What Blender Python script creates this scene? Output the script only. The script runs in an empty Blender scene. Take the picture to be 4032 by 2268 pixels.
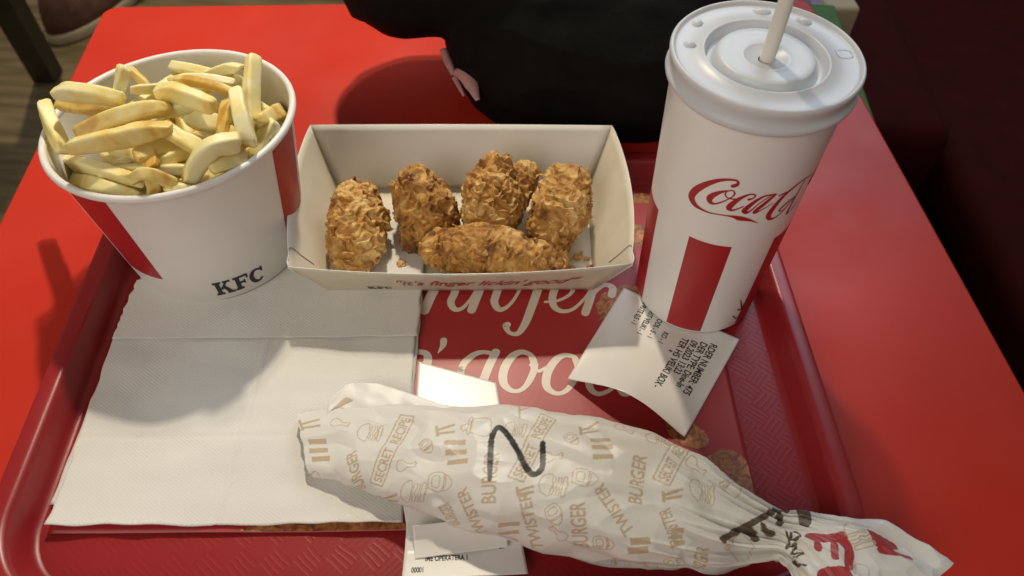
import bpy, bmesh, math, random
import numpy as np
from mathutils import Matrix, Vector

scene = bpy.context.scene
# ------------------------------------------------------------------ camera
cam_data = bpy.data.cameras.new('camera')
cam_data.sensor_width = 36.0
cam_data.lens = 27.687
cam_data.clip_start = 0.02
cam_data.clip_end = 60.0
cam_data.dof.use_dof = True
cam_data.dof.focus_distance = 0.46
cam_data.dof.aperture_fstop = 11.5
cam = bpy.data.objects.new('camera', cam_data)
scene.collection.objects.link(cam)
cam.matrix_world = Matrix(((0.999388, -0.03499, 0.0, 0.0),
                           (0.027011, 0.771498, -0.635659, 0.0),
                           (0.022242, 0.635269, 0.77197, 0.4),
                           (0, 0, 0, 1)))
scene.camera = cam

# ------------------------------------------------------------------ light of the restaurant
world = bpy.data.worlds.new('World')
scene.world = world
world.use_nodes = True
bg = world.node_tree.nodes['Background']
bg.inputs[0].default_value = (1.0, 0.90, 0.78, 1)
bg.inputs[1].default_value = 0.13

def lamp(name, kind, loc, energy, color, size=0.02, target=None, sizey=None):
    d = bpy.data.lights.new(name, kind)
    d.energy = energy
    d.color = color
    if kind == 'AREA':
        d.size = size
        if sizey:
            d.shape = 'RECTANGLE'; d.size_y = sizey
    else:
        d.shadow_soft_size = size
    if kind == 'SPOT':
        d.spot_size = math.radians(60); d.spot_blend = 1.0
    o = bpy.data.objects.new(name, d)
    scene.collection.objects.link(o)
    o.location = loc
    if target is not None:
        v = Vector(target) - Vector(loc)
        o.rotation_euler = v.to_track_quat('-Z', 'Y').to_euler()
    return o

lamp('spot_lamp', 'SPOT', (-0.10, 0.97, 1.05), 38, (1.0, 0.89, 0.69), 0.026, (-0.27, 0.48, 0))
lamp('spot_lamp', 'SPOT', (-0.13, 1.08, 1.10), 13, (1.0, 0.89, 0.69), 0.026, (-0.27, 0.48, 0))
lamp('daylight_window', 'AREA', (0.52, 1.42, 0.98), 6.5, (0.70, 0.82, 1.0), 0.75, (0.08, 0.3, 0.05), 0.7)
lamp('spot_lamp', 'SPOT', (-1.0, 2.0, 1.3), 55, (1.0, 0.86, 0.62), 0.05, (-1.1, 1.75, -0.75))
lamp('front_fill', 'AREA', (-0.85, -0.90, 1.10), 13, (1.0, 0.92, 0.80), 1.2, (0, 0.3, 0))  # unseen soft fill, added behind the camera to lift near-facing sides

vs = scene.view_settings
vs.view_transform = 'Standard'
vs.look = 'None'
vs.exposure = 0.0
vs.gamma = 1.0
vs.use_curve_mapping = False
scene.cycles.max_bounces = 8

# ------------------------------------------------------------------ helpers
def link(name, me, mats=None, parent=None):
    o = bpy.data.objects.new(name, me)
    scene.collection.objects.link(o)
    if mats is not None:
        for m in (mats if isinstance(mats, (list, tuple)) else [mats]):
            me.materials.append(m)
    if parent is not None:
        o.parent = parent
    return o

def empty(name, loc=(0, 0, 0), rz=0.0):
    o = bpy.data.objects.new(name, None)
    o.empty_display_size = 0.02
    scene.collection.objects.link(o)
    o.location = loc
    o.rotation_euler = (0, 0, rz)
    return o

def tag(o, label, cat, group=None):
    o['label'] = label
    o['category'] = cat
    if group:
        o['group'] = group
    return o

def struct(o, label=None):
    o['kind'] = 'structure'
    if label:
        o['label'] = label
    return o

def pydata(name, V, F, mats=None, parent=None, smooth=True):
    me = bpy.data.meshes.new(name)
    me.from_pydata([tuple(map(float, v)) for v in V], [], [tuple(f) for f in F])
    me.update()
    if smooth:
        me.polygons.foreach_set('use_smooth', [True]*len(me.polygons))
    return link(name, me, mats, parent)

def grid_faces(n, m, wrap=False):
    F = []
    mm = m if wrap else m - 1
    for i in range(n - 1):
        for j in range(mm):
            k = (j + 1) % m
            F.append((i*m + j, (i+1)*m + j, (i+1)*m + k, i*m + k))
    return F

def lathe(name, prof, seg, mats, parent=None, close=False, smooth=True):
    V = []
    for r, z in prof:
        for k in range(seg):
            a = 2*math.pi*k/seg
            V.append((r*math.cos(a), r*math.sin(a), z))
    F = []
    n = len(prof)
    for i in range(n - 1 if not close else n):
        i2 = (i + 1) % n
        for k in range(seg):
            k2 = (k + 1) % seg
            F.append((i*seg + k, i*seg + k2, i2*seg + k2, i2*seg + k))
    return pydata(name, V, F, mats, parent, smooth)

def solidify(o, t, off=-1):
    m = o.modifiers.new('thickness', 'SOLIDIFY')
    m.thickness = t
    m.offset = off
    return o

# hashed gradient noise, vectorised
def _hash(ix, iy, iz, seed):
    h = (ix*374761393 + iy*668265263 + iz*2147483647 + seed*1274126177) & 0xFFFFFFFF
    h = ((h ^ (h >> 13))*1274126177) & 0xFFFFFFFF
    h = ((h ^ (h >> 16))*2246822519) & 0xFFFFFFFF
    return (h ^ (h >> 15)) & 0xFFFFFFFF

def gnoise(P, seed=0):
    P = np.asarray(P, float)
    i = np.floor(P).astype(np.int64)
    f = P - i
    u = f*f*f*(f*(f*6 - 15) + 10)
    out = 0
    for dx in (0, 1):
        for dy in (0, 1):
            for dz in (0, 1):
                h = _hash(i[..., 0]+dx, i[..., 1]+dy, i[..., 2]+dz, seed)
                gx = ((h & 255)/127.5 - 1); gy = (((h >> 8) & 255)/127.5 - 1); gz = (((h >> 16) & 255)/127.5 - 1)
                d = gx*(f[..., 0]-dx) + gy*(f[..., 1]-dy) + gz*(f[..., 2]-dz)
                w = (u[..., 0] if dx else 1-u[..., 0])*(u[..., 1] if dy else 1-u[..., 1])*(u[..., 2] if dz else 1-u[..., 2])
                out = out + w*d
    return out

def fbm(P, oct=3, seed=0, gain=.5):
    s = 0; a = 1
    P = np.asarray(P, float)
    for k in range(oct):
        s = s + a*gnoise(P*(2.03**k), seed + 7*k)
        a *= gain
    return s

def worley(P, seed=0):
    P = np.asarray(P, float)
    i = np.floor(P).astype(np.int64)
    d1 = np.full(P.shape[:-1], 9.0); d2 = d1.copy()
    for dx in (-1, 0, 1):
        for dy in (-1, 0, 1):
            for dz in (-1, 0, 1):
                c = i + np.array([dx, dy, dz])
                h = _hash(c[..., 0], c[..., 1], c[..., 2], seed)
                q = c + np.stack([(h & 1023)/1023, ((h >> 10) & 1023)/1023, ((h >> 20) & 1023)/1023], -1)
                d = np.linalg.norm(q - P, axis=-1)
                d2 = np.where(d < d1, d1, np.minimum(d2, d))
                d1 = np.minimum(d1, d)
    return d1, d2

# ------------------------------------------------------------------ materials
def new_mat(name):
    m = bpy.data.materials.new(name)
    m.use_nodes = True
    nt = m.node_tree
    return m, nt, nt.nodes['Principled BSDF']

def mat(name, col, rough=0.5, var=0.0, vscale=40.0, bump=0.0, bscale=400.0, spec=0.5, sss=0.0, coat=0.0, rvar=0.0, bdist=0.001, sheen=0.0):
    m, nt, b = new_mat(name)
    N, L = nt.nodes, nt.links
    b.inputs['Base Color'].default_value = (*col, 1)
    b.inputs['Roughness'].default_value = rough
    b.inputs['Specular IOR Level'].default_value = spec
    b.inputs['Coat Weight'].default_value = coat
    b.inputs['Sheen Weight'].default_value = sheen
    if sss:
        b.inputs['Subsurface Weight'].default_value = sss
        b.inputs['Subsurface Radius'].default_value = (0.004, 0.002, 0.001)
        b.inputs['Subsurface Scale'].default_value = 1.0
    tc = N.new('ShaderNodeTexCoord')
    if var:
        n = N.new('ShaderNodeTexNoise'); n.inputs['Scale'].default_value = vscale; n.inputs['Detail'].default_value = 6
        L.new(tc.outputs['Object'], n.inputs['Vector'])
        r = N.new('ShaderNodeValToRGB')
        r.color_ramp.elements[0].position = .3; r.color_ramp.elements[1].position = .7
        r.color_ramp.elements[0].color = (*[c*(1-var) for c in col], 1)
        r.color_ramp.elements[1].color = (*[min(1, c*(1+var)) for c in col], 1)
        L.new(n.outputs['Fac'], r.inputs['Fac']); L.new(r.outputs['Color'], b.inputs['Base Color'])
    if rvar:
        n2 = N.new('ShaderNodeTexNoise'); n2.inputs['Scale'].default_value = vscale*1.7; n2.inputs['Detail'].default_value = 8
        L.new(tc.outputs['Object'], n2.inputs['Vector'])
        mr = N.new('ShaderNodeMapRange'); mr.inputs['From Min'].default_value = .3; mr.inputs['From Max'].default_value = .7
        mr.inputs['To Min'].default_value = rough - rvar; mr.inputs['To Max'].default_value = rough + rvar
        L.new(n2.outputs['Fac'], mr.inputs['Value']); L.new(mr.outputs['Result'], b.inputs['Roughness'])
    if bump:
        n3 = N.new('ShaderNodeTexNoise'); n3.inputs['Scale'].default_value = bscale; n3.inputs['Detail'].default_value = 4
        L.new(tc.outputs['Object'], n3.inputs['Vector'])
        bp = N.new('ShaderNodeBump'); bp.inputs['Strength'].default_value = bump; bp.inputs['Distance'].default_value = bdist
        L.new(n3.outputs['Fac'], bp.inputs['Height']); L.new(bp.outputs['Normal'], b.inputs['Normal'])
    return m

def math_node(nt, op, a, b=None):
    n = nt.nodes.new('ShaderNodeMath'); n.operation = op
    for k, v in ((0, a), (1, b)):
        if v is None: continue
        if isinstance(v, (int, float)): n.inputs[k].default_value = v
        else: nt.links.new(v, n.inputs[k])
    return n.outputs[0]

# ------------------------------------------------------------------ flat print: 2D triangles draped over a surface
def text_tris(body, bold=0.0):
    cu = bpy.data.curves.new('lettering', 'FONT')
    cu.body = body
    cu.offset = bold
    o = bpy.data.objects.new('lettering', cu)
    scene.collection.objects.link(o)
    me = o.to_mesh()
    me.calc_loop_triangles()
    co = np.array([v.co[:2] for v in me.vertices])
    T = np.array([co[list(t.vertices)] for t in me.loop_triangles]) if len(co) else np.zeros((0, 3, 2))
    o.to_mesh_clear()
    bpy.data.objects.remove(o); bpy.data.curves.remove(cu)
    return T

def smooth_line(pts, n=8):
    P = np.array(pts, float)
    if len(P) < 3:
        t = np.linspace(0, 1, n)[:, None]
        return P[0] + (P[-1]-P[0])*t
    Q = np.vstack([2*P[0]-P[1], P, 2*P[-1]-P[-2]])
    out = []
    for i in range(1, len(Q)-2):
        p0, p1, p2, p3 = Q[i-1:i+3]
        for t in np.linspace(0, 1, n, endpoint=False):
            out.append(.5*((2*p1) + (-p0+p2)*t + (2*p0-5*p1+4*p2-p3)*t*t + (-p0+3*p1-3*p2+p3)*t**3))
    out.append(P[-1])
    return np.array(out)

def ribbon(pts, n=8, caps=True, aspect=1.0):
    """pts: (x, y, width). aspect: metres per unit of x (so that widths stay true on a cone)."""
    S = smooth_line(pts, n)
    P = S[:, :2].copy(); P[:, 0] *= aspect
    w = np.maximum(S[:, 2], 1e-6)/2
    d = np.gradient(P, axis=0); d /= (np.linalg.norm(d, axis=1, keepdims=True) + 1e-12)
    nrm = np.stack([-d[:, 1], d[:, 0]], 1)
    a, b = P + nrm*w[:, None], P - nrm*w[:, None]
    T = []
    for i in range(len(P)-1):
        T += [(a[i], b[i], b[i+1]), (a[i], b[i+1], a[i+1])]
    if caps:
        for k in (0, len(P)-1):
            ang = np.linspace(0, 2*np.pi, 15)
            for q in range(14):
                T.append((P[k], P[k] + w[k]*np.array([np.cos(ang[q]), np.sin(ang[q])]), P[k] + w[k]*np.array([np.cos(ang[q+1]), np.sin(ang[q+1])])))
    T = np.array(T); T[..., 0] /= aspect
    return T

def poly_tris(pts):
    P = [Vector((x, y, 0)) for x, y in pts]
    from mathutils.geometry import tessellate_polygon
    return np.array([[(P[i].x, P[i].y) for i in t] for t in tessellate_polygon([P])])

def split_tris(T, L, aspect=1.0):
    T = np.asarray(T, float)
    sc = np.array([aspect, 1.0])
    for _ in range(14):
        e = np.stack([np.linalg.norm((T[:, (k+1) % 3]-T[:, k])*sc, axis=1) for k in range(3)], 1)
        k = e.argmax(1); big = e.max(1) > L
        if not big.any(): break
        B = T[big]; kb = k[big]; r = np.arange(len(B))
        p, q, s = B[r, kb], B[r, (kb+1) % 3], B[r, (kb+2) % 3]
        m = (p+q)/2
        T = np.concatenate([T[~big], np.stack([p, m, s], 1), np.stack([m, q, s], 1)])
    return T

def drape(name, T, fn, mats, parent, L=0.0015, aspect=1.0):
    """fn maps (k,2) flat coordinates to (k,3) points already lifted off the surface."""
    T = split_tris(T, L, aspect)
    V = fn(T.reshape(-1, 2))
    key = np.round(V, 6)
    uq, inv = np.unique(key, axis=0, return_inverse=True)
    F = inv.reshape(-1, 3)
    ok = (F[:, 0] != F[:, 1]) & (F[:, 1] != F[:, 2]) & (F[:, 0] != F[:, 2])
    F = F[ok]
    # keep every face looking outward
    return pydata(name, uq, F.tolist(), mats, parent, True)

def place_text(T, x, y, h, sx=1.0, ang=0.0, shear=0.0, center=False):
    T = np.array(T, float)
    if not len(T): return T
    if center:
        T[..., 0] -= (T[..., 0].max()+T[..., 0].min())/2
    T[..., 0] += shear*T[..., 1]
    T[..., 0] *= h*sx/.72; T[..., 1] *= h/.72
    c, s = math.cos(ang), math.sin(ang)
    X = T[..., 0]*c - T[..., 1]*s + x
    Y = T[..., 0]*s + T[..., 1]*c + y
    return np.stack([X, Y], -1)

rng = random.Random(11)
nrng = np.random.default_rng(5)
# measured positions (metres)
FRIES = [[[[-0.27505,0.36625,0.11],[-0.26661,0.35009,0.107],[-0.25595,0.33655,0.1]],0.01132],[[[-0.25304,0.34971,0.131],[-0.23286,0.34617,0.133],[-0.21553,0.3449,0.131]],0.01063],[[[-0.21367,0.35639,0.142],[-0.21549,0.35005,0.136],[-0.21994,0.34566,0.128]],0.00852],[[[-0.25832,0.35463,0.118],[-0.24138,0.35112,0.116],[-0.22448,0.35391,0.12]],0.01096],[[[-0.23794,0.33183,0.116],[-0.21307,0.33633,0.128],[-0.19345,0.34323,0.128]],0.01316],[[[-0.2349,0.31512,0.122],[-0.20951,0.31459,0.127],[-0.18422,0.32505,0.13]],0.01204],[[[-0.30884,0.38827,0.048],[-0.22605,0.31077,0.111],[-0.19973,0.30681,0.107]],0.01095],[[[-0.29241,0.36699,0.047],[-0.226,0.30309,0.11],[-0.20216,0.30036,0.099]],0.01057],[[[-0.20241,0.30213,0.112],[-0.19235,0.30259,0.116],[-0.18118,0.30406,0.108]],0.00787],[[[-0.19227,0.30393,0.114],[-0.19178,0.30266,0.108],[-0.19265,0.30283,0.1]],0.0099],[[[-0.23011,0.38919,0.118],[-0.22264,0.38252,0.116],[-0.21712,0.37965,0.112]],0.00601],[[[-0.22115,0.36747,0.12],[-0.2095,0.36814,0.12],[-0.19993,0.37596,0.117]],0.00655],[[[-0.22724,0.32744,0.096],[-0.2163,0.33291,0.1],[-0.20734,0.34259,0.102]],0.00854],[[[-0.21829,0.33237,0.092],[-0.20703,0.33434,0.095],[-0.19678,0.33949,0.096]],0.00924],[[[-0.1991,0.35519,0.13],[-0.18266,0.35076,0.131],[-0.16713,0.34604,0.127]],0.01127],[[[-0.19713,0.34948,0.12],[-0.18513,0.34993,0.124],[-0.17621,0.35606,0.122]],0.00969],[[[-0.20479,0.38413,0.116],[-0.18543,0.38301,0.118],[-0.16858,0.38517,0.114]],0.00658],[[[-0.19571,0.37297,0.124],[-0.17803,0.36772,0.127],[-0.16186,0.3634,0.124]],0.00667],[[[-0.19467,0.39923,0.106],[-0.18098,0.4001,0.112],[-0.16637,0.39633,0.118]],0.00784],[[[-0.1538,0.38744,0.13],[-0.15277,0.36515,0.12],[-0.1493,0.34541,0.108]],0.01004],[[[-0.15713,0.3581,0.13],[-0.15011,0.33922,0.127],[-0.14659,0.33047,0.115]],0.01061],[[[-0.16429,0.35978,0.122],[-0.16329,0.34726,0.117],[-0.16452,0.3352,0.111]],0.00782],[[[-0.18353,0.34685,0.118],[-0.17597,0.34809,0.115],[-0.16794,0.35081,0.11]],0.01138],[[[-0.18858,0.32795,0.126],[-0.17792,0.32322,0.122],[-0.16721,0.32172,0.116]],0.00891],[[[-0.15019,0.32526,0.12],[-0.16182,0.31682,0.122],[-0.17765,0.31215,0.104]],0.01075],[[[-0.16245,0.31346,0.112],[-0.1569,0.31892,0.111],[-0.15079,0.32817,0.108]],0.01113],[[[-0.14363,0.34708,0.118],[-0.13764,0.35491,0.116],[-0.16231,0.44536,0.048]],0.01167],[[[-0.13914,0.35163,0.113],[-0.14161,0.3441,0.107],[-0.14637,0.33494,0.099]],0.01249],[[[-0.1855,0.30106,0.105],[-0.17917,0.30291,0.106],[-0.17429,0.30583,0.101]],0.0082],[[[-0.20366,0.33471,0.104],[-0.19689,0.33317,0.104],[-0.19114,0.33716,0.1]],0.01011],[[[-0.17377,0.31614,0.098],[-0.16524,0.31965,0.101],[-0.15883,0.32753,0.1]],0.00971],[[[-0.1556,0.37663,0.104],[-0.14902,0.37018,0.106],[-0.14386,0.36573,0.104]],0.0085],[[[-0.18257,0.31552,0.099],[-0.17812,0.3152,0.097],[-0.17505,0.31813,0.091]],0.00945]]
CHICKEN = [[[-0.10646,0.37641,0.026,0.01628],[-0.10287,0.36028,0.023,0.01908],[-0.10239,0.34796,0.02,0.01835],[-0.10353,0.33722,0.014,0.01268]],[[-0.0667,0.38402,0.034,0.01504],[-0.06053,0.37448,0.028,0.0201],[-0.05529,0.36924,0.022,0.01752],[-0.06745,0.36125,0.012,0.00985]],[[-0.01447,0.39364,0.04,0.01346],[-0.01603,0.38278,0.032,0.01907],[-0.01563,0.37405,0.022,0.0191],[0.00615,0.40347,0.032,0.00954],[-0.00092,0.39459,0.03,0.01155]],[[0.03412,0.39061,0.034,0.01561],[0.03131,0.37903,0.028,0.02013],[0.02462,0.36751,0.019,0.01542],[0.02392,0.35632,0.013,0.01124],[0.02923,0.34334,0.008,0.00658]],[[-0.04784,0.34197,0.022,0.01192],[-0.03181,0.34,0.025,0.01476],[-0.01797,0.33817,0.027,0.01564],[-0.00131,0.33657,0.026,0.01416],[0.01449,0.33565,0.022,0.01128]]]
CRUMBS = [[-0.07415,0.34155,0.003,0.0042],[-0.06556,0.33726,0.003,0.0018],[-0.08249,0.34319,0.003,0.001],[0.0431,0.3552,0.003,0.0028],[0.04927,0.35411,0.003,0.002],[0.03736,0.35218,0.003,0.0016],[0.05107,0.34668,0.003,0.0022],[0.03874,0.34409,0.003,0.0026],[0.04635,0.36022,0.003,0.0012],[-0.08276,0.36184,0.003,0.0012]]
COLA = [[[-104.91,0.13105,0.00221],[-102.93,0.1322,0.00213],[-102.18,0.1338,0.00132],[-103.63,0.13513,0.00132],[-107.76,0.13487,0.00146],[-112.11,0.13358,0.00183],[-117.2,0.13094,0.00243],[-122.63,0.12664,0.00312],[-128.06,0.12073,0.00376],[-130.55,0.11519,0.00379],[-129.36,0.11212,0.0035],[-126.09,0.10999,0.00275],[-121.9,0.10919,0.00176],[-115.83,0.1088,0.00107],[-108.76,0.10945,0.00084],[-102.36,0.10991,0.00099],[-97.38,0.10988,0.00198],[-93.15,0.10915,0.00336],[-88.42,0.10857,0.00253],[-83.9,0.10743,0.00139],[-77.7,0.10509,0.00016]],[[-102.15,0.12639,0.00093],[-103.73,0.12808,0.00074],[-106.4,0.12748,0.00093],[-111.49,0.12511,0.00186],[-115.89,0.1214,0.00299],[-117.54,0.11825,0.00319],[-115.85,0.11602,0.00234],[-112.37,0.1164,0.00113],[-108.59,0.1188,0.00094],[-105.47,0.12138,0.00075],[-102.6,0.12454,0.00082],[-102.09,0.12665,0.00093]],[[-107.68,0.12617,0.00056],[-108.07,0.1243,0.00074],[-105.84,0.12257,0.00075],[-101.69,0.12243,0.00093],[-97.9,0.12329,0.00075]],[[-91.47,0.12341,0.00165],[-89.12,0.12427,0.00097],[-88.08,0.12606,0.00097],[-89.96,0.12727,0.00097],[-93.67,0.12629,0.00134],[-97.9,0.12329,0.00224],[-101.36,0.11915,0.003],[-102.73,0.11577,0.00302],[-100.32,0.11438,0.00159],[-96.91,0.11594,0.00098],[-93.74,0.1181,0.00075]],[[-73.96,0.12647,0.00075],[-80.87,0.12581,0.00131],[-85.73,0.12301,0.00188],[-89.91,0.11833,0.00264],[-91.73,0.11511,0.00296],[-89.72,0.11362,0.0019],[-87.01,0.11577,0.00095],[-82.92,0.12085,0.00075],[-75.97,0.12628,0.00075]],[[-73.72,0.12593,0.00173],[-78.72,0.12051,0.00219],[-83.77,0.11517,0.00221],[-83.67,0.11358,0.00175],[-80.61,0.11496,0.00095],[-72.96,0.11941,0.00053]],[[-69.85,0.12457,0.00114],[-64.69,0.12567,0.00114]],[[-35.03,0.12781,0.00031],[-50.76,0.12978,0.00096],[-59.5,0.12735,0.0016],[-66.13,0.12277,0.00229],[-70.31,0.11602,0.00307],[-71.91,0.11026,0.00309],[-69.12,0.10668,0.00195],[-64.14,0.10698,0.00117],[-59.52,0.11032,0.00086],[-54.08,0.11619,0.00078],[-52.4,0.11811,0.00101]],[[-53.94,0.11821,0.00093],[-60.39,0.11538,0.00155],[-63.94,0.11201,0.00116],[-59.89,0.11098,0.00059],[-55.1,0.11555,0.00078]],[[-49.3,0.1304,0.00058],[-50.42,0.1229,0.00093],[-52.21,0.11333,0.00141],[-53.28,0.10578,0.00143],[-49.83,0.10644,0.00079],[-44.67,0.11094,0.00079]]]
MATTEXT = [[[-0.0472,0.33382,0.00664],[-0.05174,0.32145,0.00655],[-0.05546,0.30715,0.00644]],[[-0.03542,0.33436,0.00568],[-0.03736,0.3221,0.00504],[-0.03913,0.31488,0.00481],[-0.03642,0.30939,0.00404],[-0.03187,0.30994,0.00276],[-0.02724,0.3166,0.00222],[-0.02355,0.32513,0.00225],[-0.01985,0.33507,0.00284]],[[-0.01796,0.33516,0.00587],[-0.02162,0.32401,0.00579],[-0.0254,0.30906,0.00569]],[[-0.00662,0.33568,0.0053],[-0.00992,0.32333,0.00522],[-0.01102,0.31614,0.00499],[-0.00803,0.31042,0.00422],[-0.00349,0.31178,0.00276],[0.0014,0.31847,0.00222],[0.00583,0.32888,0.00225],[0.00947,0.33642,0.00284]],[[0.02084,0.34067,0.00572],[0.01711,0.32818,0.00563],[0.01261,0.31133,0.00552],[0.00913,0.2997,0.00489],[0.00478,0.29168,0.00359],[-0.00061,0.292,0.00287],[-0.00301,0.29692,0.00415],[-0.00188,0.29832,0.00416]],[[0.0218,0.31761,0.00185],[0.03016,0.31916,0.00204],[0.03816,0.3249,0.00244],[0.04068,0.33291,0.00341],[0.03604,0.33763,0.00419],[0.02934,0.33117,0.00509],[0.02646,0.32138,0.00503],[0.0278,0.31376,0.00443],[0.03328,0.3105,0.00313],[0.04023,0.31314,0.0024],[0.04789,0.32234,0.00206],[0.05189,0.32975,0.00227]],[[0.05387,0.33228,0.0055],[0.05061,0.32008,0.00541],[0.0475,0.30997,0.00534]],[[0.05061,0.32008,0.00187],[0.05561,0.32871,0.00245],[0.0615,0.33385,0.00323],[0.0661,0.33162,0.00475],[0.0653,0.32552,0.00528]],[[-0.06573,0.27348,0.00408],[-0.058,0.27487,0.00354],[-0.05227,0.27458,0.00389],[-0.04974,0.27098,0.00511],[-0.05024,0.26263,0.00523],[-0.05116,0.25444,0.00519]],[[-0.04123,0.2842,0.00446],[-0.04136,0.2804,0.00355],[-0.0438,0.27494,0.00088]],[[-0.02916,0.26351,0.00435],[-0.02691,0.2688,0.00455],[-0.02201,0.27427,0.00387],[-0.01687,0.27661,0.003],[-0.01069,0.27602,0.003]],[[-0.02916,0.26351,0.00435],[-0.0286,0.25537,0.00431],[-0.02487,0.25052,0.00308],[-0.01911,0.25375,0.00223],[-0.01359,0.26313,0.00191]],[[-0.00853,0.27697,0.00529],[-0.01205,0.26733,0.00523],[-0.01501,0.25695,0.00517],[-0.0172,0.24984,0.00513]],[[0.0166,0.26854,0.00227],[0.01348,0.27524,0.00299],[0.00685,0.27762,0.00371],[0.00081,0.27312,0.00509],[-0.00324,0.26356,0.00538],[-0.00293,0.25442,0.00498],[0.00232,0.24945,0.00308],[0.00823,0.25088,0.00291],[0.01281,0.2581,0.00397],[0.0153,0.26744,0.00436],[0.01304,0.27522,0.00352]],[[0.01312,0.26839,0.00227],[0.01749,0.26422,0.00243],[0.02312,0.26725,0.0021]],[[0.04182,0.26855,0.00228],[0.04023,0.27478,0.003],[0.03368,0.27642,0.00353],[0.02793,0.27215,0.00474],[0.02311,0.2626,0.00521],[0.02267,0.25347,0.00481],[0.02775,0.2489,0.00308],[0.0337,0.25043,0.00292],[0.03852,0.25714,0.00398],[0.04176,0.26647,0.00437],[0.03979,0.27476,0.00353]],[[0.06925,0.27601,0.00231],[0.06566,0.2748,0.00302],[0.0577,0.27341,0.00354],[0.05132,0.26687,0.00473],[0.04799,0.25854,0.00486],[0.04946,0.25177,0.00396],[0.05403,0.24948,0.00292],[0.061,0.25304,0.0026],[0.06655,0.26032,0.00262]],[[0.07828,0.29153,0.00545],[0.07277,0.27616,0.00535],[0.06735,0.25934,0.00524],[0.06729,0.25131,0.00398],[0.07102,0.24998,0.00259],[0.07646,0.25468,0.00192]]]
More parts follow.
